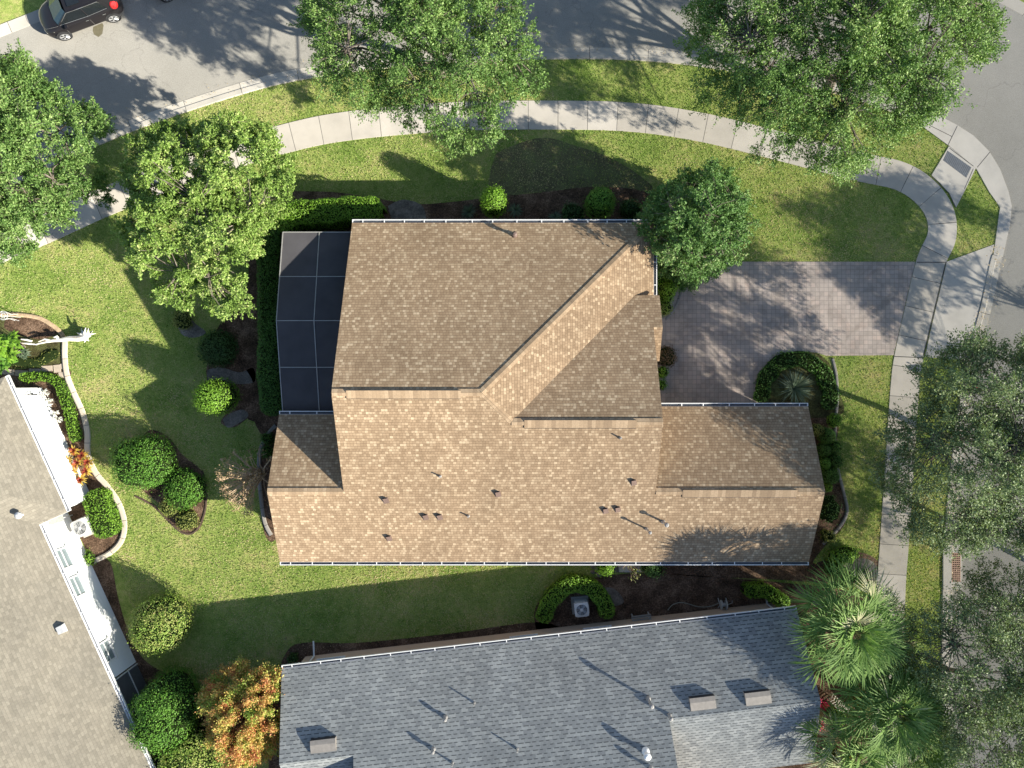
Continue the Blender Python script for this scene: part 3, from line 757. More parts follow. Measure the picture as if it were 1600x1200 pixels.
# ------------------------------------------------------------ screen enclosure on the west side
scr = tag(empty('screen_enclosure', (0, 0, 0)), 'dark screened patio enclosure with thin grey frame beside the tan roof', 'screen enclosure')
XW, XM, XE = -10.85, -9.12, -7.2
YN, YP, YS_ = 7.19, 2.92, -1.36
zscr = lambda y: 3.62 - abs(y - YP) * 0.213
ys = [YN, 5.02, YP, 0.78, YS_]
mb = MB()
for a, b in zip(ys[:-1], ys[1:]):
    for x0, x1 in ((XW, XM), (XM, XE)):
        mb.face([(x0, a, zscr(a)), (x0, b, zscr(b)), (x1, b, zscr(b)), (x1, a, zscr(a))], 0)
    mb.face([(XW, a, 0), (XW, b, 0), (XW, b, zscr(b)), (XW, a, zscr(a))], 0)
mb.face([(XW, YN, 0), (XW, YN, zscr(YN)), (XE, YN, zscr(YN)), (XE, YN, 0)], 0)
mb.build('screen', SCREEN, scr)
mb = MB()
r = 0.024
for y in ys: mb.tube([(XW, y, zscr(y) + 0.02), (XE, y, zscr(y) + 0.02)], r, 4, smooth=False)
for x in (XW, XM): mb.tube([(x, y, zscr(y) + 0.02) for y in ys], r, 4, smooth=False)
for y in ys: mb.tube([(XW, y, 0), (XW, y, zscr(y))], r, 4, smooth=False)
for x in (XM, XE): mb.tube([(x, YN, 0), (x, YN, zscr(YN))], r, 4, smooth=False)
for z in (0.05, 1.0):
    mb.tube([(XW, YN, z), (XW, YS_, z)], 0.03, 4, smooth=False); mb.tube([(XW, YN, z), (XE, YN, z)], 0.03, 4, smooth=False)
mb.build('frame', ALU, scr)
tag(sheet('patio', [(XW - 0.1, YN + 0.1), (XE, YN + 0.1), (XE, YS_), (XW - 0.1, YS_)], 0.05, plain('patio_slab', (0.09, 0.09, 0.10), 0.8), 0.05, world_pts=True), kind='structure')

# ------------------------------------------------------------ grey-roofed house below
gh = tag(empty('house', (0, 0, 0)), 'neighbouring house with blue grey shingle roof and tan stucco wall', 'house')
O2 = Vector((-10.98, -13.58)); E2 = Vector((0.9934, 0.1149)); N2 = Vector((0.1149, -0.9934))
W2 = lambda s, d: tuple(O2 + E2 * s + N2 * d)
PG = 0.445; ZE = 2.5; DR = 3.68; S1, S2, SL = 3.38, 17.8, 24.72; DM = 8.0
def sd(x, y):
    v = Vector((x, y)) - O2; return v.dot(E2), v.dot(N2)
gn = lambda x, y: ZE + PG * sd(x, y)[1]
gs = lambda x, y: ZE + PG * (2 * DR - sd(x, y)[1])
gm = lambda x, y: ZE + PG * (2 * DM - sd(x, y)[1])
up = tuple(N2); dn = tuple(-N2)
mb = MB()
roof_plane(mb, [W2(0, 0), W2(SL, 0), W2(SL, DR), W2(S2, DR), W2(S2, DM), W2(S1, DM), W2(S1, DR), W2(0, DR)], gn, up)
roof_plane(mb, [W2(0, DR), W2(S1 + 0.3, DR), W2(S1 + 0.3, 2 * DR), W2(0, 2 * DR)], gs, dn)
roof_plane(mb, [W2(S2 - 0.3, DR), W2(SL, DR), W2(SL, 2 * DR), W2(S2 - 0.3, 2 * DR)], gs, dn)
roof_plane(mb, [W2(S1, DM), W2(S2, DM), W2(S2, 2 * DM), W2(S1, 2 * DM)], gm, dn)
groof = mb.build('roof', [GREY, plain('grey_fascia', (0.35, 0.33, 0.31), 0.8)], gh)
mb = MB()
def dprism(mb, prof, s0, s1):
    n = len(prof)
    q0 = [(*W2(s0, d), z) for d, z in prof]; q1 = [(*W2(s1, d), z) for d, z in prof]
    for i in range(n):
        j = (i + 1) % n; mb.face([q0[i], q0[j], q1[j], q1[i]])
    mb.face(q0[::-1]); mb.face(q1)
OV = 0.42
dprism(mb, [(OV, 0), (OV, ZE), (DR, ZE + PG * DR - 0.22), (2 * DR - OV, ZE), (2 * DR - OV, 0)], 0.35, S1 + 0.3)
dprism(mb, [(OV, 0), (OV, ZE), (DR, ZE + PG * DR - 0.22), (2 * DR - OV, ZE), (2 * DR - OV, 0)], S2 - 0.3, SL - 0.35)
dprism(mb, [(OV + 0.002, 0), (OV + 0.002, ZE), (DM, ZE + PG * DM - 0.22), (2 * DM - OV, ZE), (2 * DM - OV, 0)], S1 + 0.305, S2 - 0.305)
mb.build('wall', STUCCO_T, gh)
gutter(((*W2(0, 0), ZE), (*W2(SL, 0), ZE)), tuple(-N2), parent=gh, step=1.15, inner=GUTTER_IN)
for s in (1.9, 11.6, 15.3): window(gh, (*W2(s, OV), 1.6), 1.2, 1.4, tuple(-N2))
def downspout(parent, s, flip):
    mb = MB(); a = W2(s, -0.07); b = W2(s + 0.12 * flip, OV - 0.06)
    mb.tube([(*a, ZE - 0.1), (*a, ZE - 0.3), (*b, ZE - 0.65), (*b, 0.25), (*W2(s + 0.12 * flip, -0.35), 0.08)], 0.05, 4, smooth=False)
    return mb.build('downspout', WHITE, parent)
downspout(gh, 0.75, 1); downspout(gh, 24.2, -1)
def big_vent(px, py):
    z = 4.3
    for _ in range(6):
        a = P(px, py, z); z = gn(a.x, a.y)
    a = P(px, py, z); s0, d0 = sd(a.x, a.y); mb = MB()
    w, l = 0.58, 0.27
    q = lambda s, d, h: (*W2(s0 + s, d0 + d), ZE + PG * (d0 + d) + h)
    t = [q(-w, -l, 0.22), q(w, -l, 0.22), q(w, -0.08, 0.20), q(-w, -0.08, 0.20)]
    u = [q(-w, l, 0.06), q(w, l, 0.06)]
    b = [q(-w, -l, -0.02), q(w, -l, -0.02), q(w, l, -0.02), q(-w, l, -0.02)]
    mb.face(t[::-1]); mb.face([t[3], t[2], u[1], u[0]][::-1])
    mb.face([b[0], b[1], t[1], t[0]], 1); mb.face([b[1], b[2], u[1], t[2], t[1]]); mb.face([b[2], b[3], u[0], u[1]]); mb.face([b[3], b[0], t[0], t[3], u[0]])
    return mb.build('roof_vent', [VENT_TAUPE, BLACKM], groof)
for x, y in ((506, 1163), (1097, 1097), (1183, 1089)): big_vent(x, y)
for x, y, h, r, c in ((741, 1098, 0.33, 0.03, None), (696, 1121, 0.34, 0.055, 0.085), (677, 1171, 0.34, 0.055, 0.085), (707, 1192, 0.30, 0.03, None), (808, 1170, 0.32, 0.03, None),
                      (1013, 1092, 0.85, 0.06, 0.11), (1046, 1118, 0.42, 0.05, 0.09), (1017, 1200, 0.42, 0.05, 0.10)):
    pipe(x, y, h, r, PIPEM, groof, gn, c)
pipe(1009, 1175, 0.50, 0.09, WHITE, groof, gn, 0.16)

# ------------------------------------------------------------ white-walled house at the left
lh = tag(empty('house', (0, 0, 0)), 'neighbouring house with plain taupe roof and bright white walls', 'house')
A1 = Vector(P(8, 588, 2.9)[:2]); A2 = Vector(P(105, 800, 2.9)[:2]); DD = (A2 - A1).normalized(); NN = Vector((-DD.y, DD.x))   # NN points east, away from the house
if NN.x < 0: NN = -NN
W3 = lambda s, a: tuple(A1 + DD * s - NN * a)
def sa(x, y):
    v = Vector((x, y)) - A1; return v.dot(DD), -v.dot(NN)
SN = (A2 - A1).length; IN = 1.45; PL = 0.33; SE = 24.0; WD = 16.0
ln = lambda x, y: 2.9 + PL * sa(x, y)[1]
lv = lambda x, y: 2.9 + PL * (SN - sa(x, y)[0])
ls = lambda x, y: 2.9 + PL * (sa(x, y)[1] - IN)
lnn = lambda x, y: 2.9 + PL * sa(x, y)[0]
half = SN / 2
mb = MB(); upl = tuple(-NN)
roof_plane(mb, [W3(0, 0), W3(SN, 0), W3(SN - half, half)], ln, upl)
lb3 = lambda x, y: 2.9 + PL * (IN + 16 - sa(x, y)[1])
roof_plane(mb, [W3(0, 0), W3(half, half), W3(half, IN + half), W3(8, IN + 8), W3(0, IN + 16)], lnn, tuple(DD))
roof_plane(mb, [W3(0, IN + 16), W3(8, IN + 8), W3(SE, IN + 8), W3(SE, IN + 16)], lb3, tuple(NN))
roof_plane(mb, [W3(SN, 0), W3(SN, IN), W3(half, IN + half), W3(half, half)], lv, tuple(-DD))
roof_plane(mb, [W3(SN, IN), W3(SE, IN), W3(SE, IN + 8), W3(8, IN + 8), W3(half, IN + half)], ls, upl)
mb_l = mb
lroof = mb.build('roof', [TAUPE, WHITE], lh)
mb = MB()
ov = 0.42
mb.prism([W3(ov, ov), W3(SN - ov, ov), W3(SN - ov, WD), W3(ov, WD)], 0, 2.85)
mb.prism([W3(SN - ov - 0.5, IN + ov), W3(15.2, IN + ov), W3(15.2, WD + 1), W3(SN - ov - 0.5, WD + 1)], 0, 2.84)
mb.prism([W3(15.25, IN + ov + 1.4), W3(SE, IN + ov + 1.4), W3(SE, WD + 1), W3(15.25, WD + 1)], 0, 2.83)
mb.build('wall', STUCCO_W, lh)
gutter(((*W3(0.0, 0), 2.9), (*W3(SN, 0), 2.9)), tuple(NN), parent=lh, inner=plain('grey_gutter_inside', (0.35, 0.35, 0.36), 0.7))
gutter(((*W3(SN, IN), 2.9), (*W3(SE, IN), 2.9)), tuple(NN), parent=lh, inner=plain('grey_gutter_inside', (0.35, 0.35, 0.36), 0.7))
for s in (8.9, 10.4, 13.9): window(lh, (*W3(s, IN + ov), 1.7), 0.9, 0.75, tuple(NN), glass=PALEGLASS)
mb = MB()
for z0, z1 in ((0.0, 2.7),):
    mb.prism([W3(15.25, IN + ov), W3(SE, IN + ov), W3(SE, IN + ov + 0.02), W3(15.25, IN + ov + 0.02)], z0, z1)
mb.build('porch_screen', plain('porch_mesh', (0.10, 0.10, 0.10), 0.8), lh)
mb = MB()
for s in (15.3, 17.1, 18.9, 20.7, 22.5): mb.tube([(*W3(s, IN + ov - 0.03), 0), (*W3(s, IN + ov - 0.03), 2.8)], 0.035, 4)
mb.tube([(*W3(15.3, IN + ov - 0.03), 0.9), (*W3(SE, IN + ov - 0.03), 0.9)], 0.03, 4)
mb.build('porch_frame', WHITE, lh)
pipe(38, 803, 0.5, 0.06, LIGHTM, lroof, ls, 0.16)
def lvent(px, py):
    z = 4
    for _ in range(6):
        a = P(px, py, z); z = ls(a.x, a.y)
    a = P(px, py, z); mb = MB(); mb.box((a.x, a.y, z + 0.1), (0.34, 0.4, 0.24), rz=0.43, taper=0.85); mb.build('roof_vent', LIGHTM, lroof)
lvent(98, 982)
# ------------------------------------------------------------ vegetation builders (numpy)
def unit(a):
    return a / np.maximum(np.linalg.norm(a, axis=1, keepdims=True), 1e-9)

def leaves_mesh(name, mat, C, Nn, size, tint, parent=None, aspect=0.55, core=None, corem=None, dirs=None):
    """one mesh of diamond-shaped leaves: centres C, normals Nn, half-lengths size, per-leaf tint"""
    n = len(C)
    Nn = unit(Nn)
    R = RNG.normal(size=(n, 3)) if dirs is None else dirs + RNG.normal(size=(n, 3)) * 0.35
    U = unit(R - Nn * np.sum(R * Nn, axis=1, keepdims=True)); V = np.cross(Nn, U)
    s = np.broadcast_to(np.asarray(size, float), (n,))[:, None]
    fold = Nn * s * 0.18
    v = np.stack([C - U * s, C + V * s * aspect + fold, C + U * s, C - V * s * aspect + fold], axis=1).reshape(-1, 3)
    f = np.arange(n * 4).reshape(n, 4)
    return raw_mesh(name, [mat] + ([corem] if core is not None else []), v, f, np.asarray(tint, float), parent, core)

def raw_mesh(name, mats, v, f, tint, parent=None, core=None):
    """quads v/f with a tint per face; core = (verts, quads) in the second material"""
    nv, nf, k = len(v), len(f), f.shape[1]
    if core is not None:
        cv, cf = core
        if cf.shape[1] != k: raise ValueError
        v = np.concatenate([v, cv]); f = np.concatenate([f, cf + nv])
    me = bpy.data.meshes.new(name)
    me.vertices.add(len(v)); me.vertices.foreach_set('co', v.astype(np.float32).ravel())
    me.loops.add(f.size); me.loops.foreach_set('vertex_index', f.astype(np.int32).ravel())
    me.polygons.add(len(f)); me.polygons.foreach_set('loop_start', np.arange(0, f.size, k, dtype=np.int32))
    for m in mats: me.materials.append(m)
    mi = np.zeros(len(f), dtype=np.int32); mi[nf:] = 1
    me.polygons.foreach_set('material_index', mi)
    a = me.attributes.new('tint', 'FLOAT', 'FACE')
    t = np.full(len(f), 0.5, np.float32); t[:nf] = tint
    a.data.foreach_set('value', t)
    me.update(calc_edges=True); me.validate()
    o = bpy.data.objects.new(name, me); COL.objects.link(o)
    if parent: o.parent = parent
    return o

def sphere_quads(nu=18, nv=10):
    th = np.linspace(0, 2 * np.pi, nu, endpoint=False); ph = np.linspace(0.02, np.pi - 0.02, nv)
    d = np.array([[np.sin(p) * np.cos(t), np.sin(p) * np.sin(t), np.cos(p)] for p in ph for t in th])
    f = [[i * nu + j, (i + 1) * nu + j, (i + 1) * nu + (j + 1) % nu, i * nu + (j + 1) % nu] for i in range(nv - 1) for j in range(nu)]
    return d, np.array(f)

def lumps(d, seed, amt):
    r = np.random.default_rng(seed); out = np.ones(len(d))
    for i in range(7):
        w = r.normal(size=3) * r.uniform(1.5, 4.5); out += amt * 0.5 * np.sin(d @ w + r.uniform(0, 6.28))
    return out

def bush(px, py, rpx, h, mat, label, cat='shrub', group=None, ryf=1.0, leaf=0.042, dens=330, flat=0.55, lump=0.075, rot=0.0, loose=0.04, name='shrub', seed=None, upw=0.9):
    """rounded shrub: its widest level is seen at (px, py) with radius rpx; h = height"""
    zc = h * 0.5
    c = np.array(P(px, py, zc)); rx = rpx * (H - zc) / F; ry = rx * ryf; rz = h * 0.5
    seed = seed if seed is not None else int(px * 7 + py)
    ex = 2.0 / (1.0 + flat)
    def surf(d):
        dd = np.sign(d) * np.abs(d) ** 0.92
        dd = unit(dd); k = lumps(d, seed, lump)
        q = dd * k[:, None]
        q = np.stack([q[:, 0] * rx, q[:, 1] * ry, np.sign(q[:, 2]) * np.abs(q[:, 2]) ** (1 - flat * 0.35) * rz], axis=1)
        cr, sr = math.cos(rot), math.sin(rot)
        return np.stack([q[:, 0] * cr - q[:, 1] * sr, q[:, 0] * sr + q[:, 1] * cr, q[:, 2]], axis=1)
    area = 4 * math.pi * ((rx * ry) ** 1.6 / 3 + 2 * (rx * rz) ** 1.6 / 3) ** (1 / 1.6) * 0.85
    n = int(area * dens)
    d = unit(RNG.normal(size=(n, 3))); d[:, 2] = np.where(d[:, 2] < -0.75, -d[:, 2], d[:, 2])
    q = surf(d); nrm = unit(q / np.array([rx, ry, rz]) ** 2)
    C = c + q * (1 + RNG.uniform(-0.10, 0.01, (n, 1))) + nrm * RNG.exponential(loose, (n, 1))
    C[:, 2] = np.maximum(C[:, 2], 0.03)
    N_ = nrm * upw + RNG.normal(size=(n, 3)) * 0.42
    sd_, sf = sphere_quads()
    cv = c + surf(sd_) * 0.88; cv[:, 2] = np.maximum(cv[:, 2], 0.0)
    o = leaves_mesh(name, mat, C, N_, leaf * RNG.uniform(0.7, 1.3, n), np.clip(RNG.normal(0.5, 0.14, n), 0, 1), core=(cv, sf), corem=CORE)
    return tag(o, label, cat, group)

def hedge(pts_px, w, h, mat, label, z_seen=None, leaf=0.042, dens=330, group=None, cat='hedge', lump=0.05):
    """clipped hedge along a path seen at its top"""
    z = h if z_seen is None else z_seen
    path = curve([tuple(P(x, y, z)[:2]) for x, y in pts_px], 8)
    pa = np.array(path); seg = np.linalg.norm(np.diff(pa, axis=0), axis=1); cum = np.concatenate([[0], np.cumsum(seg)]); L = cum[-1]
    hw = w / 2
    def at(t, u, v):
        """t along 0..L (rounded ends past them), u in -1..1 round the section from left foot over the top to right foot"""
        x = np.interp(t, cum, pa[:, 0]); y = np.interp(t, cum, pa[:, 1])
        x2 = np.interp(np.minimum(t + 0.05, L), cum, pa[:, 0]) - np.interp(np.maximum(t - 0.05, 0), cum, pa[:, 0])
        y2 = np.interp(np.minimum(t + 0.05, L), cum, pa[:, 1]) - np.interp(np.maximum(t - 0.05, 0), cum, pa[:, 1])
        k = np.hypot(x2, y2) + 1e-9; tx, ty = x2 / k, y2 / k
        ends = np.minimum(np.minimum(t, L - t) / (hw * 0.8), 1.0); wf = np.sqrt(np.clip(1 - (1 - ends) ** 2, 0.12, 1))
        wob = 1 + lump * (np.sin(t * 2.1 + u * 3) + np.sin(t * 5.3 + 1.7 * u))
        a = np.abs(u)
        sx = np.where(a > 0.5, 1.0, np.sin(np.clip(a / 0.5, 0, 1) ** 1.15 * np.pi / 2)) * np.sign(u)
        sz = np.where(a > 0.5, 1.0 - (a - 0.5) / 0.5, 1.0) * (1 - 0.14 * np.clip(np.abs(sx), 0, 1) ** 6)
        off = sx * hw * wf * wob * v; zz = sz * h * (0.94 + 0.06 * wob) * np.where(v < 1, v, 1) * (0.75 + 0.25 * wf)
        nx = np.where(a > 0.45, np.sign(u), sx * 0.3); nz = np.where(a > 0.5, 0.15, 1.0)
        return np.stack([x - ty * off, y + tx * off, zz], 1), unit(np.stack([-ty * nx, tx * nx, nz], 1))
    n = int(L * (w + 2 * h) * dens)
    t = RNG.uniform(0, L, n); u = RNG.uniform(-1, 1, n)
    C, N_ = at(t, u, 1.0)
    C = C + N_ * RNG.normal(0.0, 0.03, (n, 1)) + RNG.normal(0, 0.015, (n, 3)); C[:, 2] = np.maximum(C[:, 2], 0.03)
    nt_, nu_ = max(6, int(L / 0.25)), 9
    T, U = np.meshgrid(np.linspace(0, L, nt_), np.linspace(-1, 1, nu_), indexing='ij')
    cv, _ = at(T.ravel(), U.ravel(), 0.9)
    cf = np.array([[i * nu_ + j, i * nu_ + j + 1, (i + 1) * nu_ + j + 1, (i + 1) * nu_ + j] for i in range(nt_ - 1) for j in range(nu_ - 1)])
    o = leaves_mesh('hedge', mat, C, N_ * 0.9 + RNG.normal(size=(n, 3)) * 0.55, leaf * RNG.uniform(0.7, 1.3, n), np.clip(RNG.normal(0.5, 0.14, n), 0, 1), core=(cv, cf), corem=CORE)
    return tag(o, label, cat, group)

def tree(px, py, rx_px, ry_px, zc, hgt, mat, label, n_clump=110, per=300, leaf=0.085, clump=0.75, trunk=0.2, group=None, seed=1, fill=0.6, name='oak_tree', up=0.55, zseen=None, twig=0.9, ragged=0.16, cat='tree', limbs=9, tw=13, flat=1.0, base_px=None, shape=None, limb_r=1.0, depth=None, tight=0.11, bough=1.0):
    """crown widest at height zc where it is seen; hgt = top height"""
    r = np.random.default_rng(seed)
    C0 = np.array(P(px, py, zc)); k = (H - zc) / F; RX, RY = rx_px * k, ry_px * k
    root = empty(name, (C0[0], C0[1], 0) if base_px is None else tuple(P(*base_px)))
    tag(root, label, cat, group)
    base = np.array([root.location.x, root.location.y, 0.0])
    ph = r.uniform(0, 6.28, 5)
    if shape:
        sp_ = sorted((math.atan2(py - y, x - px), math.hypot((x - px) / rx_px, (py - y) / ry_px)) for x, y in shape)
        # angle in crown space
        sp_ = sorted((math.atan2((py - y) / ry_px, (x - px) / rx_px), q_) for (x, y), q_ in zip(shape, [math.hypot((x - px) / rx_px, (py - y) / ry_px) for x, y in shape]))
        SA = np.array([sp_[-1][0] - 2 * math.pi] + [s_[0] for s_ in sp_] + [sp_[0][0] + 2 * math.pi]); SR = np.array([sp_[-1][1]] + [s_[1] for s_ in sp_] + [sp_[0][1]])
        def shp(a): return float(np.interp((a + math.pi) % (2 * math.pi) - math.pi, SA, SR)) * 0.90
    else:
        def shp(a): return 1.0
    def outline(a): return shp(a) * (1 + ragged * (0.4 if shape else 1.0) * (np.sin(2 * a + ph[0]) * 0.5 + np.sin(3 * a + ph[1]) * 0.6 + np.sin(5 * a + ph[2]) * 0.55 + np.sin(8 * a + ph[3]) * 0.45))
    cl = []
    tries = 0
    while len(cl) < n_clump and tries < n_clump * 60:
        tries += 1
        a = r.uniform(0, 2 * math.pi); rr = math.sqrt(r.uniform(0.01, 1)) if r.random() < 0.8 else r.uniform(0.85, 1.02)
        if r.random() < 0.14: rr = r.uniform(0, 0.4)
        o_ = outline(a)
        x, y = math.cos(a) * rr * RX * o_, math.sin(a) * rr * RY * o_
        dome = math.sqrt(max(0.0, 1 - min(rr, 1) ** 2))
        z = zc + (hgt - zc) * dome * r.uniform(0.55, 1.0) - (hgt - zc) * 0.55 * r.random() ** 2 * (0.4 + 0.6 * rr) + r.normal() * 0.22
        if depth: z -= depth * r.random()
        z += bough * 0.30 * (math.sin(x * 1.7 + ph[0]) + math.sin(y * 1.9 + ph[1]) + math.sin((x + y) * 1.1 + ph[2]) + math.sin((x - y) * 2.3 + ph[3]) * 0.7)
        p = np.array([x, y, z])
        if all(np.linalg.norm((p - q)) > clump * fill for q in cl): cl.append(p)
    hub = np.array([base[0] - C0[0], base[1] - C0[1]]) * 0.75
    for i in range(9): cl.append(np.array([hub[0] + r.normal() * 0.45, hub[1] + r.normal() * 0.45, zc + (hgt - zc) * r.uniform(0.15, 0.75)]))
    cl = np.array(cl)
    # limbs
    mb = MB(); th = zc * 0.42
    fork = Vector((r.normal() * 0.15, r.normal() * 0.15, th)) + Vector((C0[0] - base[0], C0[1] - base[1], 0)) * 0.25
    mb.tube([(0, 0, -0.1), (0.03, 0.02, 0.25), Vector((0.02, 0.04, th * 0.5)) + (fork * 0.12), fork], [trunk * 1.5, trunk * 1.05, trunk * 0.9, trunk * 0.85], 10)
    off = np.array([C0[0] - base[0], C0[1] - base[1], 0])
    mains = []
    for i in range(limbs):
        a = 2 * math.pi * i / limbs + r.normal() * 0.25; o_ = outline(a)
        e = Vector((math.cos(a) * RX * 0.72 * o_, math.sin(a) * RY * 0.72 * o_, zc + (hgt - zc) * r.uniform(0.05, 0.4))) + Vector(off)
        m1 = fork.lerp(e, 0.35) + Vector((r.normal() * 0.4, r.normal() * 0.4, 0.4)); m2 = fork.lerp(e, 0.7) + Vector((r.normal() * 0.45, r.normal() * 0.45, 0.3))
        pts = [fork - Vector((0, 0, 0.2 * r.random())), m1, m2, e]
        mb.tube(pts, [trunk * 0.55 * limb_r, trunk * 0.38 * limb_r, trunk * 0.22 * limb_r, trunk * 0.10 * limb_r], 6, cap=False)
        for t in np.linspace(0, 1, 10):
            j = min(int(t * 3), 2); u = t * 3 - j; mains.append(pts[j].lerp(pts[j + 1], u))
    e = Vector((0, 0, hgt * 0.9)) + Vector(off)
    mb.tube([fork, fork.lerp(e, 0.5) + Vector((0.2, -0.1, 0)), e], [trunk * 0.6, trunk * 0.4, trunk * 0.1], 6, cap=False)
    for t in np.linspace(0, 1, 10): mains.append(fork.lerp(e, t))
    MA = np.array([tuple(v) for v in mains])
    Cs, Ds, Ns, Ts = [], [], [], []
    for q in cl:
        qq = q + off; j = np.argmin(np.linalg.norm(MA - qq, axis=1) + 0.25 * np.maximum(0, MA[:, 2] - qq[2]))
        s = Vector(MA[j]); e = Vector(qq); mid = s.lerp(e, 0.5) + Vector(r.normal(size=3) * 0.12)
        mb.tube([s, mid, e], [trunk * 0.16, trunk * 0.10, 0.012], 4, cap=False)
        out = np.array([q[0] / RX, q[1] / RY, 0.35]); out = out / (np.linalg.norm(out) + 1e-6)
        ct = r.normal(0, 0.08) + 0.07 * math.sin(q[0] * 1.3 + ph[4]) + 0.07 * math.sin(q[1] * 1.5 + ph[0])
        cs = clump * r.uniform(0.7, 1.25)
        nt_ = max(4, int(tw * r.uniform(0.7, 1.3)))
        for _ in range(nt_):
            d = r.normal(size=3) * np.array([1, 1, 0.5 * flat]) + out * twig * 0.75; d /= np.linalg.norm(d)
            L_ = cs * r.uniform(0.55, 1.15)
            s0 = qq + r.normal(size=3) * np.array([1, 1, 0.6]) * cs * 0.22
            if _ < 4: mb.tube([e, Vector(s0 + d * L_ * 0.9)], [0.012, 0.004], 3, cap=False)
            m = max(3, int(per / nt_))
            tt = r.uniform(0.05, 1, m) ** 0.8
            w = (tight * cs + 0.03) * (1.15 - 0.7 * tt)
            pp = s0 + d * (tt * L_)[:, None] + r.normal(size=(m, 3)) * w[:, None] - np.array([0, 0, 1]) * (tt ** 2 * L_ * 0.15)[:, None]
            Cs.append(pp); Ds.append(np.tile(d, (m, 1)))
            Ts.append(np.full(m, 0.5 + ct) + r.normal(0, 0.23, m))
    Cs = np.concatenate(Cs); Ds = np.concatenate(Ds); Ts = np.concatenate(Ts)
    n = len(Cs); N_ = r.normal(size=(n, 3)) * 0.8 + np.array([0, 0, up]) + 0.2 * Ds
    mb.build('trunk', BARK, root)
    Cs[:, 2] = np.maximum(Cs[:, 2], 0.1)
    leaves_mesh('crown', mat, Cs, N_, leaf * r.uniform(0.65, 1.3, n), np.clip(Ts, 0, 1), root, dirs=Ds)
    return root

def blades_mesh(name, mat, specs, parent=None):
    """specs: rows of (base xyz, direction xyz, length, width, droop, tint): curved tapering blades, 3 quads each"""
    S = np.array(specs, float); n = len(S)
    B, D, L, W, dr, T = S[:, 0:3], unit(S[:, 3:6]), S[:, 6:7], S[:, 7:8], S[:, 8:9], S[:, 9]
    side = unit(np.cross(D, np.array([0, 0, 1.0])) + 1e-6)
    V = []
    for t, w in ((0, 0.55), (0.35, 1.0), (0.7, 0.7), (1.0, 0.05)):
        c = B + D * L * t; c = c - np.array([0, 0, 1.0]) * (dr * L * t * t)
        V.append(c - side * W * w * 0.5); V.append(c + side * W * w * 0.5)
    v = np.stack(V, 1).reshape(-1, 3)
    b = np.arange(n)[:, None] * 8
    f = np.concatenate([b + np.array([[0, 1, 3, 2]]), b + np.array([[2, 3, 5, 4]]), b + np.array([[4, 5, 7, 6]])])
    return raw_mesh(name, [mat], v, f, np.clip(np.concatenate([T, T, T]), 0, 1), parent)

def rosette(px, py, rpx, h, mat, label, n=60, w=0.05, cat='plant', name='spiky_plant', group=None, heads=1, droop=0.35, z=0.0, spread=0.5, seed=None):
    r = np.random.default_rng(seed if seed is not None else int(px + py * 3))
    c = np.array(P(px, py, h * 0.6)); R = rpx * (H - h * 0.6) / F
    specs = []
    for k in range(heads):
        hc = c.copy() if heads == 1 else c + np.array([r.normal() * R * spread * 0.7, r.normal() * R * spread, 0])
        hz = z + (0.05 if heads == 1 else r.uniform(0.1, 0.55) * h); RR = R if heads == 1 else R * r.uniform(0.38, 0.5)
        for i in range(n // heads):
            a = r.uniform(0, 6.283); el = r.uniform(0.15, 1.2)
            specs.append((hc[0], hc[1], hz, math.cos(a) * math.cos(el), math.sin(a) * math.cos(el), math.sin(el), RR * r.uniform(0.8, 1.15) / max(0.55, math.cos(el) ** 0.5), w * r.uniform(0.7, 1.2), droop * r.uniform(0.5, 1.3), r.normal(0.5, 0.22)))
    return tag(blades_mesh(name, mat, specs), label, cat, group)

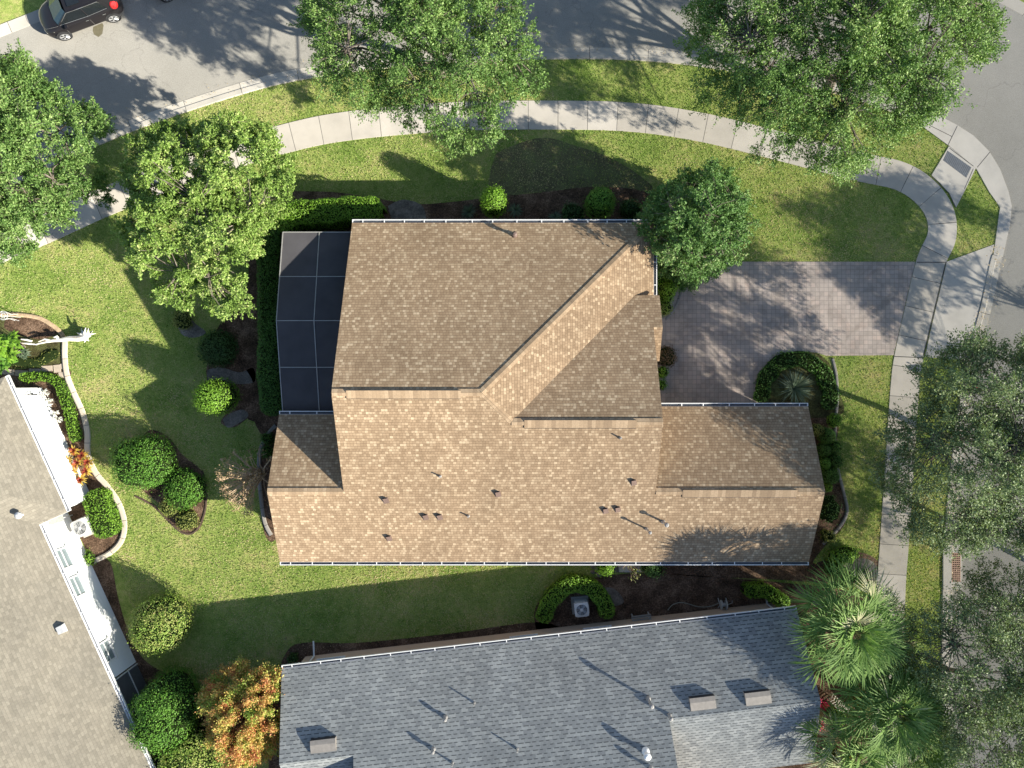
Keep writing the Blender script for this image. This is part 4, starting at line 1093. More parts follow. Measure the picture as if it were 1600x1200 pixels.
def palm(px, py, rpx, zc, label, seed, nf=26, group='fan palms by the street corner', trunk_r=0.16, base=None):
    r = np.random.default_rng(seed)
    c = P(px, py, zc); R = rpx * (H - zc) / F
    root = tag(empty('fan_palm', (c.x, c.y, 0)), label, 'palm', group)
    mb = MB(); mb.tube([(0, 0, -0.1), (0.05, 0.03, zc * 0.5), (0, 0, zc - 0.1)], [trunk_r * 1.25, trunk_r, trunk_r * 1.2], 10)
    mb.build('trunk', BARK, root)
    mbp = MB(); specs = []
    for i in range(nf):
        a = i * 2.399963 + r.normal() * 0.15; u = (i + 0.5) / nf
        el = math.radians(72 - 88 * u ** 0.8 + r.normal() * 5)
        d = Vector((math.cos(a) * math.cos(el), math.sin(a) * math.cos(el), math.sin(el)))
        pl = R * (0.56 + 0.14 * r.random()) * (0.35 + 0.75 * u)
        p0 = Vector((0, 0, zc - 0.1)); p1 = p0 + d * pl * 0.5; p2 = p0 + d * pl - Vector((0, 0, pl * 0.12))
        mbp.tube([p0, p1, p2], [0.028, 0.02, 0.012], 4, cap=False)
        dd = (p2 - p1).normalized(); side = dd.cross(Vector((0, 0, 1))).normalized(); upn = side.cross(dd)
        roll = r.normal() * 0.35
        side2 = side * math.cos(roll) + upn * math.sin(roll)
        fl = R * r.uniform(0.40, 0.52)
        dead = r.random() < 0.06
        nb = 28
        for k in range(nb):
            t = -1 + 2 * k / (nb - 1); b = t * math.radians(100)
            bd = dd * math.cos(b) + side2 * math.sin(b) + upn * (0.10 + 0.25 * abs(math.sin(b))) + Vector(r.normal(size=3) * 0.05)
            specs.append((*(p2 - dd * 0.05), *bd, fl * (0.62 + 0.38 * math.cos(b * 0.6)) * r.uniform(0.92, 1.06), 0.05, 0.15 + 0.2 * r.random(), (0.95 if dead else r.normal(0.34 + 0.12 * (1 - u), 0.15))))
    # old brown boots under the crown
    for i in range(10):
        a = r.uniform(0, 6.28); specs.append((0, 0, zc - 0.35, math.cos(a), math.sin(a), -0.3, R * r.uniform(0.2, 0.35), 0.05, 0.6, 0.85))
    mbp.build('petiole', plain('petiole_green', (0.16, 0.19, 0.07), 0.6), root)
    blades_mesh('fronds', PALMG, specs, root)
    return root

# ------------------------------------------------------------ street and garden trees
OAKS = 'live oaks along the street'
tree(42, 240, 110, 150, 5.0, 7.8, OAK, 'dense green oak at the upper left beside the bend of the road', n_clump=290, per=520, leaf=0.05, clump=0.58, seed=3, group=OAKS, trunk=0.2, fill=0.5, base_px=(20, 300),
     shape=[(-70, 100), (0, 92), (38, 85), (80, 135), (122, 150), (162, 190), (166, 232), (135, 262), (150, 300), (112, 350), (60, 378), (18, 405), (-40, 400), (-75, 300), (-75, 180)])
tree(330, 325, 130, 150, 4.6, 6.6, LIME, 'yellow green broad-leaved tree over the north west corner of the lawn', n_clump=330, per=420, leaf=0.055, clump=0.46, seed=5, trunk=0.17, name='broadleaf_tree', twig=0.6, fill=0.6, up=0.9, limb_r=0.5,
     shape=[(255, 188), (300, 170), (345, 190), (402, 192), (455, 228), (500, 285), (455, 315), (420, 345), (402, 395), (388, 440), (378, 505), (340, 478), (285, 492), (232, 482), (214, 440), (188, 405), (180, 360), (208, 312), (176, 268), (200, 218)])
tree(668, 70, 178, 125, 6.2, 9.0, OAK, 'wide airy oak over the street north of the tan roofed house', n_clump=300, per=400, depth=0.4, leaf=0.047, clump=0.66, seed=8, group=OAKS, trunk=0.22, twig=1.1, base_px=(690, 115),
     shape=[(478, -40), (488, 60), (498, 125), (555, 170), (610, 160), (655, 195), (715, 218), (790, 208), (832, 180), (852, 140), (850, 95), (805, 45), (800, -60), (640, -110), (530, -90)])
tree(1310, 82, 222, 172, 6.6, 9.8, OAK, 'largest oak spreading over the street bend above the corner ramp', n_clump=520, per=380, depth=1.0, leaf=0.047, clump=0.7, seed=12, group=OAKS, trunk=0.28, twig=1.2, limb_r=0.8, base_px=(1270, 165),
     shape=[(1095, -20), (1082, 60), (1112, 130), (1150, 192), (1185, 238), (1250, 242), (1322, 272), (1382, 248), (1440, 200), (1484, 172), (1478, 120), (1548, 92), (1545, 50), (1585, 8), (1500, -80), (1300, -120), (1150, -90)])
tree(1550, 690, 158, 165, 6.0, 8.4, OAK_DULL, 'thin airy oak over the right road opposite the garage wing', n_clump=400, per=320, leaf=0.046, clump=0.72, seed=21, group=OAKS, trunk=0.16, twig=1.3, fill=0.5, limb_r=0.45, limbs=7, base_px=(1462, 680),
     shape=[(1490, 535), (1432, 566), (1448, 618), (1388, 655), (1382, 720), (1396, 800), (1422, 850), (1480, 866), (1550, 850), (1640, 870), (1725, 790), (1720, 640), (1640, 535), (1560, 540)])
tree(1560, 1050, 150, 175, 5.6, 7.6, OAK_DULL, 'sparse grey green oak with bare limbs at the lower right by the palms', n_clump=400, per=250, leaf=0.046, clump=0.72, seed=27, group=OAKS, trunk=0.14, twig=1.3, fill=0.5, limb_r=0.4, limbs=7, base_px=(1452, 1030),
     shape=[(1490, 925), (1432, 955), (1402, 1005), (1420, 1070), (1470, 1105), (1478, 1165), (1500, 1260), (1620, 1280), (1800, 1180), (1820, 980), (1690, 885), (1560, 905)])
tree(1995, 560, 105, 120, 6.5, 8.3, OAK, 'oak beyond the right edge whose shade falls on the corner ramp', n_clump=180, per=230, leaf=0.06, clump=0.75, seed=31, group=OAKS, trunk=0.16, ragged=0.2, twig=1.2, limb_r=0.5, limbs=7)
tree(1765, 935, 92, 88, 5.5, 7.2, OAK_DULL, 'small oak beyond the right edge that dapples the side lawn', n_clump=110, per=200, leaf=0.055, clump=0.7, seed=33, group=OAKS, trunk=0.14, ragged=0.2, twig=1.2, limb_r=0.5, limbs=6)
tree(1094, 345, 80, 78, 4.4, 7.2, HOLLY, 'dense round glossy tree at the corner of the driveway and tan roof', n_clump=400, per=260, leaf=0.05, clump=0.4, depth=4.2, bough=0.5, seed=40, trunk=0.13, name='holly_tree', ragged=0.05, twig=0.5, fill=0.75, up=0.9, limbs=7)

palm(1334, 985, 104, 5.9, 'tallest fan palm close to the corner of the grey roof', 1, nf=46)
palm(1388, 1048, 72, 4.3, 'half hidden fan palm between the tall one and the one with brown leaf bases', 5, nf=30)
palm(1402, 1112, 98, 5.2, 'fan palm with brown old leaf bases below the tall one', 2, nf=36)
palm(1340, 1178, 88, 4.4, 'low fan palm at the bottom edge beside the grey roof', 3, nf=32)
palm(1445, 1165, 74, 4.2, 'fan palm at the bottom edge nearest the street', 4, nf=30)

# ------------------------------------------------------------ shrubs
B_ = bush
B_(225, 722, 45, 1.9, BOX_G, 'large round clipped green shrub on the west lawn')
B_(289, 763, 31, 1.3, BOX_G, 'medium round clipped shrub next to the largest one on the west lawn')
B_(266, 792, 15, 0.55, OLIVE, 'small yellowish round shrub on the left of the shrub bed')
B_(293, 812, 17, 0.5, OLIVE, 'pale low mound at the foot of the round shrubs', loose=0.02)
B_(251, 974, 44, 2.6, MIXED, 'round clipped shrub with yellowing top near the white house', lump=0.03)
B_(262, 1105, 48, 3.8, BOX_G, 'tall green hedge shrub between white house and copper shrub', ryf=1.15, lump=0.09, loose=0.05)
B_(300, 1178, 50, 3.6, MIXED, 'yellow flecked green shrub under the copper shrub at bottom edge', lump=0.1, loose=0.06)
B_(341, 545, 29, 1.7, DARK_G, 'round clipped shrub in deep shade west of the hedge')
B_(340, 620, 28, 2.8, BRIGHT, 'tall round shrub half lit, south of the shaded round one', flat=0.8, lump=0.03)
B_(285, 500, 15, 0.7, OLIVE, 'small shaded shrub under the yellow green tree')
B_(771, 317, 19, 3.15, BRIGHT, 'sunlit top of the columnar topiary north of the house', flat=0.9, lump=0.03)
B_(937, 319, 23, 2.5, BOX_G, 'shaded round topiary near the north east corner', lump=0.04)
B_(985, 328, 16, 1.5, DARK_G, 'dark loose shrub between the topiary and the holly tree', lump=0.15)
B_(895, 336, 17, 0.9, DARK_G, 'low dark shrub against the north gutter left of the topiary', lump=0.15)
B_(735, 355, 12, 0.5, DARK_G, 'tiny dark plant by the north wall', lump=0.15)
for (x, y, r_, h, m, lb) in ((1027, 417, 9, 0.9, BOX_G, 'small shrub by the east gutter, topmost of the entry shrubs'), (1027, 443, 10, 1.0, BOX_G, 'second small shrub down along the east gutter'), (1040, 433, 12, 1.1, BOX_G, 'leafy shrub between the gutter and the holly tree'),
                      (1042, 452, 14, 1.5, BRIGHT, 'round bright green topiary by the driveway entry'), (1040, 466, 10, 1.1, BRIGHT, 'small green shrub just below the bright topiary'), (1065, 437, 11, 0.7, BOX_G, 'low green plant between holly tree and pavers'),
                      (1038, 482, 11, 0.6, MIXED, 'brown low shrub at the driveway corner by the small gable'), (1041, 557, 16, 0.8, DARK_G, 'brown dome shaped shrub against the garage front'),
                      (1034, 582, 9, 0.8, BRIGHT, 'bright green shrub just south of the brown dome'), (1033, 601, 8, 0.7, BOX_G, 'small green shrub lowest along the garage front')):
    o = B_(x, y, r_, h, m, lb)
    if 'brown dome shaped' in lb: o.data.materials[0] = leaf_mat('brown_leaves', [(0.1, (0.08, 0.05, 0.03)), (0.9, (0.20, 0.13, 0.07))])
GR = 'clipped round shrubs beside the garage wing'
for (x, y, r_, h, m, lb) in ((1304, 657, 11, 0.7, BRIGHT, 'bright leafy shrub topmost beside the garage wing'), (1276, 672, 10, 0.9, OLIVE, 'small yellow green shrub touching the garage roof edge'),
                      (1291, 681, 13, 1.0, HEDGE_G, 'round dark shrub, upper one of the clipped garage cluster'), (1303, 699, 11, 0.9, HEDGE_G, 'round dark shrub on the outer side, second in the cluster'),
                      (1286, 703, 11, 0.9, HEDGE_G, 'round dark shrub on the inner side, second in the cluster'), (1287, 724, 10, 0.9, BOX_G, 'small round shrub near the garage ridge end'),
                      (1304, 721, 12, 0.9, HEDGE_G, 'round dark shrub on the outer side, third in the cluster'), (1296, 743, 14, 1.0, HEDGE_G, 'lowest dark shrub of the clipped garage cluster'),
                      (1291, 761, 7, 0.8, BRIGHT, 'tiny yellow green shrub at the tip of the garage ridge')):
    B_(x, y, r_, h, m, lb, group=GR if 'cluster' in lb else None, lump=0.03, loose=0.012, leaf=0.03, dens=650)
B_(1296, 797, 17, 1.0, HOLLY, 'loose glossy shrub beside the lower garage roof edge', ryf=1.3, lump=0.2, loose=0.08, dens=110)
B_(1294, 838, 11, 0.5, OLIVE, 'low olive plant below the glossy garage shrub', lump=0.2, loose=0.06)
B_(1316, 868, 24, 0.9, BRIGHT, 'wide bright shrub over the pale stones near the sidewalk', ryf=0.5, lump=0.12, rot=0.2)
B_(1302, 888, 17, 0.8, HEDGE_G, 'green shrub below the wide bright one by the pale stones', ryf=0.7, lump=0.12)
B_(946, 886, 13, 1.0, BRIGHT, 'leafy green shrub below the south gutter left of the slab')
B_(1018, 887, 15, 1.1, HOLLY, 'loose shrub right of the slab below the south gutter', lump=0.15, loose=0.06)
B_(418, 686, 9, 0.8, HEDGE_G, 'small green shrub beside the west gable edging, upper one')
B_(418, 706, 9, 0.8, HEDGE_G, 'small green shrub beside the west gable edging, lower one')
B_(458, 1028, 8, 0.7, DARK_G, 'small dark plant beside the grey roof downspout')
B_(1308, 1120, 12, 0.7, BRIGHT, 'bright green plant beside the pink one under the palms', lump=0.2, loose=0.08)
B_(1347, 1100, 13, 0.8, OLIVE, 'yellow green plant under the palms', lump=0.25, loose=0.1)
B_(1318, 1185, 16, 1.0, OLIVE, 'yellow green shrub below the palms at the bottom edge', lump=0.2, loose=0.1)
B_(140, 871, 6, 0.5, BRIGHT, 'small green plant against the white wall near the air conditioner', ryf=2.0, rot=0.3)
rosette(1287, 1103, 13, 0.6, PINKL, 'crimson leaved plant at the edge of the grey roof', 60, 0.07, name='cordyline')
rosette(1285, 1136, 11, 0.6, PINKL, 'second crimson plant lower at the edge of the grey roof', 50, 0.07, name='cordyline')

hedge([(596, 326), (560, 324), (500, 327), (455, 333), (425, 352)], 1.15, 1.9, BRIGHT, 'clipped hedge north of the screen enclosure with sunlit top edge')
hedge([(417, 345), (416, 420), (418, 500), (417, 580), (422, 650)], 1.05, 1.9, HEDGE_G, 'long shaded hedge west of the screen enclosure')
hedge([(848, 975), (858, 945), (880, 922), (903, 915), (930, 925), (946, 945), (950, 968)], 0.75, 0.9, BRIGHT, 'horseshoe hedge round the shaded air conditioner')
hedge([(1165, 926), (1195, 925), (1215, 935), (1235, 948)], 0.62, 0.9, BRIGHT, 'short bright hedge near the corner of the grey roof')
hedge([(147, 765), (156, 800), (168, 840)], 1.25, 0.8, BRIGHT, 'plump bright green hedge inside the cream edging', z_seen=0.6)
hedge([(32, 591), (60, 588), (88, 595), (101, 622), (111, 655), (118, 690)], 0.42, 0.45, BRIGHT, 'narrow green border hedge following the white wall', z_seen=0.3)
hedge([(1190, 628), (1194, 592), (1218, 567), (1246, 562), (1275, 570), (1293, 600), (1295, 640)], 0.75, 0.25, HEDGE_G, 'low ring of ground cover round the driveway agave', z_seen=0.1, leaf=0.045, cat='ground cover', lump=0.12)
hedge([(0, 560), (30, 565), (65, 563), (90, 548)], 0.5, 0.12, OLIVE, 'patchy low ground cover in the bed below the driftwood', z_seen=0.1, leaf=0.04, dens=90, cat='ground cover', lump=0.3)

# croton, agave, shade plants
def croton():
    r = np.random.default_rng(5); specs = []
    for (x, y) in ((112, 704), (126, 712), (103, 720), (118, 724), (132, 736), (110, 738), (124, 750), (134, 722), (99, 734)):
        c = P(x, y, 0.6)
        for i in range(55):
            a = r.uniform(0, 6.28); el = r.uniform(0.1, 1.25); red = el > 0.75
            specs.append((c.x, c.y, 0.45, math.cos(a) * math.cos(el), math.sin(a) * math.cos(el), math.sin(el), r.uniform(0.28, 0.42), 0.065, 0.4, r.normal(0.22 if red else 0.72, 0.15)))
    return tag(blades_mesh('croton', CROTON, specs), 'red and yellow leaved croton against the bright white wall', 'plant')
croton()
rosette(1248, 607, 33, 1.2, YUCCA, 'spiky blue green agave in the round bed by the driveway', 130, 0.05, name='agave')
rosette(733, 329, 15, 0.7, YUCCA, 'spiky shaded plant left of the sunlit topiary', 70, 0.045)
rosette(805, 326, 14, 0.7, YUCCA, 'spiky shaded plant right of the sunlit topiary', 70, 0.045)
rosette(868, 338, 13, 0.6, YUCCA, 'spiky shaded plant under the gutter mid way to the round topiary', 60, 0.045)
rosette(758, 305, 9, 0.5, YUCCA, 'little spiky plant just above the sunlit topiary', 40, 0.04)
rosette(990, 890, 12, 0.9, OLIVE, 'yellow spiky plant in front of the slab below the south gutter', 60, 0.05, heads=3)
# loose green plants at the far left, with a taller leafy one
def loose_plant(px, py, rpx, h, mat, label, n=220, w=0.13, heads=12, name='leafy_plant', L=0.35):
    r = np.random.default_rng(int(px * 3 + py)); c = P(px, py, h * 0.6); R = rpx * (H - h * 0.6) / F; specs = []
    root = tag(empty(name, (c.x, c.y, 0)), label, 'plant')
    mb = MB()
    for k in range(heads):
        a = r.uniform(0, 6.28); q = R * math.sqrt(r.uniform(0.02, 1)) * 0.75; hx, hy, hz = q * math.cos(a), q * math.sin(a), h * r.uniform(0.5, 1.0)
        mb.tube([(0, 0, 0), (hx * 0.6, hy * 0.6, hz * 0.6), (hx, hy, hz)], [0.02, 0.015, 0.008], 4, cap=False)
        for i in range(n // heads):
            b = r.uniform(0, 6.28); el = r.uniform(-0.1, 1.0)
            specs.append((hx, hy, hz, math.cos(b) * math.cos(el), math.sin(b) * math.cos(el), math.sin(el), L * r.uniform(0.7, 1.2), w * r.uniform(0.7, 1.2), 0.5, r.normal(0.5, 0.25)))
    mb.build('stems', BARK, root); blades_mesh('leaves', mat, specs, root)
    return root
loose_plant(14, 540, 26, 2.0, BRIGHT, 'tall leafy green plant at the left edge beside the driftwood', n=420, heads=20)
loose_plant(2, 562, 22, 1.6, BOX_G, 'darker green plant at the left edge above the white house corner', n=260, heads=14)
loose_plant(38, 550, 9, 0.6, YUCCA, 'small grey green plant at the foot of the tall leafy one', n=80, heads=5, w=0.07, L=0.22)
WF = 'white flowered plants along the bright wall'
for x, y, lb in ((73, 613, 'topmost'), (80, 628, 'second'), (89, 646, 'third'), (92, 655, 'lowest')):
    loose_plant(x, y, 7, 0.55, PETAL, 'small white flowered plant by the white wall, %s of four' % lb, n=46, heads=6, w=0.07, L=0.12, name='flowering_plant')['group'] = WF

# copper shrub: stems fanning out of the base, coloured leaves on their tips
def spray_shrub(name, px, py, rpx, ryf, h, mat, stem, label, nst=90, per=130, leaf=0.07, seed=1, cat='shrub', inner=0.35, ztop=0.6, stem_r=0.012, zsee=None):
    zsee = h * 0.5 if zsee is None else zsee
    r = np.random.default_rng(seed); c = P(px, py, zsee); R = rpx * (H - zsee) / F
    root = tag(empty(name, (c.x, c.y, 0)), label, cat); mb = MB(); Cs, Ds, Ts = [], [], []
    for k in range(nst):
        a = r.uniform(0, 6.283); q = math.sqrt(r.uniform(0.03, 1)); R2 = R * (1 + 0.1 * math.sin(3 * a) + 0.07 * math.sin(7 * a + 1))
        e = np.array([q * R2 * math.cos(a), q * R2 * ryf * math.sin(a), h * (0.35 + ztop * math.sqrt(max(0, 1 - q * q)) + r.normal() * 0.05)])
        m = np.array([e[0] * 0.45, e[1] * 0.45, e[2] * 0.62])
        pts = [(r.normal() * 0.06, r.normal() * 0.06, 0), tuple(m), tuple(e)]
        mb.tube(pts, [stem_r * 1.6, stem_r, stem_r * 0.5], 4, cap=False)
        for s in range(2):
            d = unit((e - m)[None] + r.normal(size=(1, 3)) * 0.35)[0]; q0 = m + (e - m) * r.uniform(0.3, 0.8); mb.tube([tuple(q0), tuple(q0 + d * r.uniform(0.2, 0.45))], [stem_r * 0.6, stem_r * 0.3], 3, cap=False)
        if per:
            t = r.uniform(inner, 1.05, per); d = e - m; L_ = np.linalg.norm(d); d = d / L_
            pp = m + d * (t * L_)[:, None] + r.normal(size=(per, 3)) * 0.10
            Cs.append(pp); Ds.append(np.tile(d, (per, 1))); Ts.append(np.full(per, r.normal(0.5, 0.2)) + r.normal(0, 0.16, per))
    mb.build('stems', stem, root)
    if per:
        Cs = np.concatenate(Cs); Ds = np.concatenate(Ds); Ts = np.concatenate(Ts); n = len(Cs)
        leaves_mesh('leaves', mat, Cs, r.normal(size=(n, 3)) * 0.7 + np.array([0, 0, 0.6]), leaf * r.uniform(0.6, 1.3, n), np.clip(Ts, 0, 1), root, dirs=Ds, aspect=0.45)
    return root
REDSTEM = plain('reddish_stems', (0.26, 0.13, 0.08), 0.8, var=0.3)
spray_shrub('copper_shrub', 376, 1128, 74, 1.15, 4.4, COPPER, REDSTEM, 'large copper and green shrub with bare red stems by the grey roof', 260, 230, seed=6, stem_r=0.013, inner=0.62, zsee=3.3, leaf=0.052)
BARE_L = leaf_mat('dry_seed_tips', [(0.1, (0.30, 0.20, 0.12)), (0.9, (0.50, 0.36, 0.22))])
spray_shrub('bare_shrub', 376, 752, 44, 1.2, 4.0, BARE_L, TWIG, 'leafless shrub with tan twigs beside the west gable', 75, 16, leaf=0.05, seed=9, inner=0.9, stem_r=0.022, zsee=3.0)
spray_shrub('bare_shrub', 985, 886, 16, 1.0, 3.0, OLIVE, TWIG, 'thin young crape myrtle with few leaves below the south gutter', 14, 7, leaf=0.05, seed=12, inner=0.7, stem_r=0.011)

# ------------------------------------------------------------ lawn blades over every open patch of grass
def inside(poly, X, Y):
    p = np.array(poly); x0, y0 = p[:, 0], p[:, 1]; x1, y1 = np.roll(x0, -1), np.roll(y0, -1)
    r = np.zeros(len(X), bool)
    for a, b, c, d in zip(x0, y0, x1, y1):
        if b == d: continue
        cond = ((b > Y) != (d > Y)) & (X < (c - a) * (Y - b) / (d - b) + a); r ^= cond
    return r
n = 520000
X = RNG.uniform(-27.5, 27.5, n); Y = RNG.uniform(-20.5, 20.5, n)
bad = np.zeros(n, bool)
blocks = NOGRASS + [[(-10.9, 7.3), (6.3, 7.2), (6.3, 4), (6.1, -1.4), (13.6, -1.4), (13.6, -7.9), (-10.6, -7.9)],
                    [W2(0.3, 0.4), W2(24.1, 0.4), W2(24.1, 16), W2(0.3, 16)], [W3(0, 0.4), W3(SN, 0.4), W3(SE, IN + 0.4), W3(SE, 16), W3(0, 16)]]
for poly in blocks:
    bad |= inside(poly, X, Y)
fp = G(fl)
thin = inside(G(THIN), X, Y) & (RNG.random(n) < 0.4); bad |= thin
X, Y = X[~bad], Y[~bad]; n = len(X)
a = RNG.uniform(0, 6.283, n); hh = RNG.uniform(0.03, 0.075, n); w = RNG.uniform(0.016, 0.034, n); ln_ = RNG.uniform(0.02, 0.07, n)
dx, dy = np.cos(a), np.sin(a)
v = np.stack([np.stack([X - dy * w, Y + dx * w, np.zeros(n)], 1), np.stack([X + dy * w, Y - dx * w, np.zeros(n)], 1), np.stack([X + dx * ln_, Y + dy * ln_, hh], 1)], 1).reshape(-1, 3)
def patch(x, y, s, seed):
    r = np.random.default_rng(seed); o = np.zeros(len(x))
    for i in range(9):
        w_ = r.normal(size=2) * s; o += np.sin(x * w_[0] + y * w_[1] + r.uniform(0, 6.28))
    return o / 3
T = 0.54 + 0.20 * patch(X, Y, 0.6, 1) + 0.13 * patch(X, Y, 2.2, 2) + 0.09 * patch(X, Y, 6.5, 3) + RNG.normal(0, 0.2, n)
tag(raw_mesh('grass', [BLADE], v, np.arange(n * 3).reshape(n, 3), np.clip(T, 0, 1)), 'short patchy lawn grass', None, kind='stuff')
# ------------------------------------------------------------ parked hatchback
CARBLK = plain('black_car_paint', (0.018, 0.016, 0.018), 0.34, 0.45, var=0.02)
CHROME = plain('bright_trim', (0.6, 0.6, 0.58), 0.25, 0.6, 0.7, var=0.02)
MATTE = plain('matte_black', (0.02, 0.02, 0.022), 0.9, 0.1)
TYRE = plain('tyre_rubber', (0.025, 0.025, 0.027), 0.85)
RIM = plain('alloy_wheel', (0.62, 0.62, 0.63), 0.3, 0.6, 0.5, var=0.03)
CARGLASS = plain('car_glass', (0.035, 0.07, 0.09), 0.25, 0.5, var=0.1)
SIDEGLASS = plain('dark_side_glass', (0.015, 0.018, 0.02), 0.08, 0.8)
REDL = plain('tail_lamp_red', (0.55, 0.03, 0.03), 0.2, 0.6)
CLEARL = plain('headlamp_lens', (0.55, 0.52, 0.42), 0.15, 0.7)
SEAM = plain('panel_seam', (0.22, 0.21, 0.20), 0.5)
def make_car(label, group):
    """x forward, front axle at x = 1.32, rear axle at x = -1.32"""
    t = tag(empty('parked_car'), label, 'car', group)
    # stations: x, half width, z bottom, z shoulder (belt), z deck, half width of deck
    st = [(-2.08, 0.60, 0.42, 0.72, 0.86, 0.52), (-1.98, 0.76, 0.30, 0.82, 0.98, 0.66), (-1.70, 0.86, 0.24, 0.90, 1.04, 0.74), (-1.32, 0.885, 0.22, 0.92, 1.00, 0.76), (-0.6, 0.875, 0.20, 0.90, 0.97, 0.77),
          (0.2, 0.875, 0.20, 0.87, 0.94, 0.77), (0.85, 0.875, 0.20, 0.84, 0.93, 0.76), (1.32, 0.875, 0.22, 0.79, 0.90, 0.72), (1.70, 0.83, 0.24, 0.70, 0.82, 0.66), (1.96, 0.72, 0.26, 0.60, 0.71, 0.56), (2.10, 0.50, 0.30, 0.50, 0.58, 0.40)]
    rings = []
    for x, w, zb_, zs_, zd_, wd in st:
        q = [(0, zb_), (w * 0.88, zb_), (w, zb_ + 0.12), (w * 1.01, (zb_ + zs_) / 2), (w * 0.975, zs_), (wd, zd_), (wd * 0.5, zd_ + 0.03), (0, zd_ + 0.04)]
        full = q + [(-y, z) for y, z in q[-2:0:-1]]
        rings.append([(x, y, z) for y, z in full])
    bm = bmesh.new(); vs = [[bm.verts.new(p) for p in r_] for r_ in rings]; m = len(rings[0])
    for i in range(len(vs) - 1):
        for k in range(m): bm.faces.new([vs[i][k], vs[i][(k + 1) % m], vs[i + 1][(k + 1) % m], vs[i + 1][k]])
    bm.faces.new(vs[0][::-1]); bm.faces.new(vs[-1]); bmesh.ops.recalc_face_normals(bm, faces=bm.faces)
    for f in bm.faces: f.smooth = True
    me = bpy.data.meshes.new('body'); bm.to_mesh(me); bm.free(); me.materials.append(CARBLK)
    body = bpy.data.objects.new('body', me); COL.objects.link(body); body.parent = t
    md = body.modifiers.new('s', 'SUBSURF'); md.levels = 2; md.render_levels = 2
    # wheel-arch shadows: dark liners
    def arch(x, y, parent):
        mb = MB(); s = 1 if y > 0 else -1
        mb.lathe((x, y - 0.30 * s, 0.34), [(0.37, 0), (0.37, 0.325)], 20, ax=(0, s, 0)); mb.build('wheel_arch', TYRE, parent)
    for x in (1.32, -1.32):
        for s in (1, -1):
            arch(x, s * 0.87, body)
            w = empty('wheel', (x, s * 0.80, 0.33)); w.parent = t
            mb = MB(); mb.lathe((0, -0.11 * s, 0), [(0.20, 0), (0.30, -0.0), (0.33, 0.04), (0.33, 0.18), (0.30, 0.22), (0.235, 0.222)], 28, ax=(0, s, 0)); mb.build('tyre', TYRE, w)
            mb = MB(); mb.lathe((0, 0.0, 0), [(0.225, 0.0), (0.235, 0.118), (0.215, 0.122), (0.205, 0.07), (0.06, 0.06), (0.05, 0.10)], 28, ax=(0, s, 0))
            for k in range(5):
                a = 2 * math.pi * k / 5 + 0.3
                for da in (-0.16, 0.16):
                    mb.tube([(math.cos(a) * 0.05, 0.11 * s, math.sin(a) * 0.05), (math.cos(a + da) * 0.215, 0.115 * s, math.sin(a + da) * 0.215)], [0.024, 0.018], 5)
            mb.build('rim', RIM, w)
    # greenhouse: roof panel with pillars, and glass
    roofc = [(-1.62, 0.50, 1.40), (-1.2, 0.56, 1.455), (-0.6, 0.585, 1.475), (0.0, 0.575, 1.46), (0.42, 0.54, 1.42)]
    mb = MB()
    for i in range(len(roofc) - 1):
        (x0, w0, z0), (x1, w1, z1) = roofc[i], roofc[i + 1]
        for k in range(6):
            a0, a1 = -1 + k / 3, -1 + (k + 1) / 3
            f = lambda a: 0.035 * (1 - a * a)
            mb.face([(x0, w0 * a0, z0 + f(a0)), (x1, w1 * a0, z1 + f(a0)), (x1, w1 * a1, z1 + f(a1)), (x0, w0 * a1, z0 + f(a1))][::-1], 0, smooth=True)
    for s in (1, -1):
        mb.tube([(1.12, 0.68 * s, 0.95), (0.42, 0.545 * s, 1.41)], [0.045, 0.035], 6)
        mb.tube([(0.42, 0.545 * s, 1.41), (0.0, 0.58 * s, 1.45), (-0.6, 0.59 * s, 1.465), (-1.2, 0.565 * s, 1.445), (-1.62, 0.505 * s, 1.39)], 0.035, 6)
        mb.tube([(-0.32, 0.59 * s, 1.45), (-0.38, 0.755 * s, 0.98)], [0.022, 0.03], 6)
    mb.build('roof', CARBLK, t)
    for s in (1, -1):
        mb = MB(); mb.tube([(-1.62, 0.505 * s, 1.38), (-1.93, 0.62 * s, 1.0)], [0.05, 0.07], 6); mb.tube([(-1.25, 0.565 * s, 1.42), (-1.52, 0.74 * s, 1.0)], [0.05, 0.09], 6)
        mb.face([(-1.25, 0.59 * s, 1.42), (-1.54, 0.77 * s, 1.0), (-1.93, 0.66 * s, 1.0), (-1.62, 0.54 * s, 1.38)]); mb.build('rear_pillar', MATTE, t)
    mb = MB(); mb.face([(0.44, -0.53, 1.41), (1.16, -0.69, 0.95), (1.28, -0.35, 0.965), (0.52, -0.28, 1.435)], smooth=True); mb.face([(0.52, -0.28, 1.435), (1.28, -0.35, 0.965), (1.28, 0.35, 0.965), (0.52, 0.28, 1.435)], smooth=True)
    mb.face([(0.52, 0.28, 1.435), (1.28, 0.35, 0.965), (1.16, 0.69, 0.95), (0.44, 0.53, 1.41)], smooth=True); mb.build('windscreen', CARGLASS, t)
    mb = MB(); mb.face([(-1.62, 0.49, 1.39), (-1.96, 0.60, 1.02), (-1.96, -0.60, 1.02), (-1.62, -0.49, 1.39)]); mb.build('rear_window', plain('rear_glass', (0.02, 0.03, 0.035), 0.6, 0.3), t)
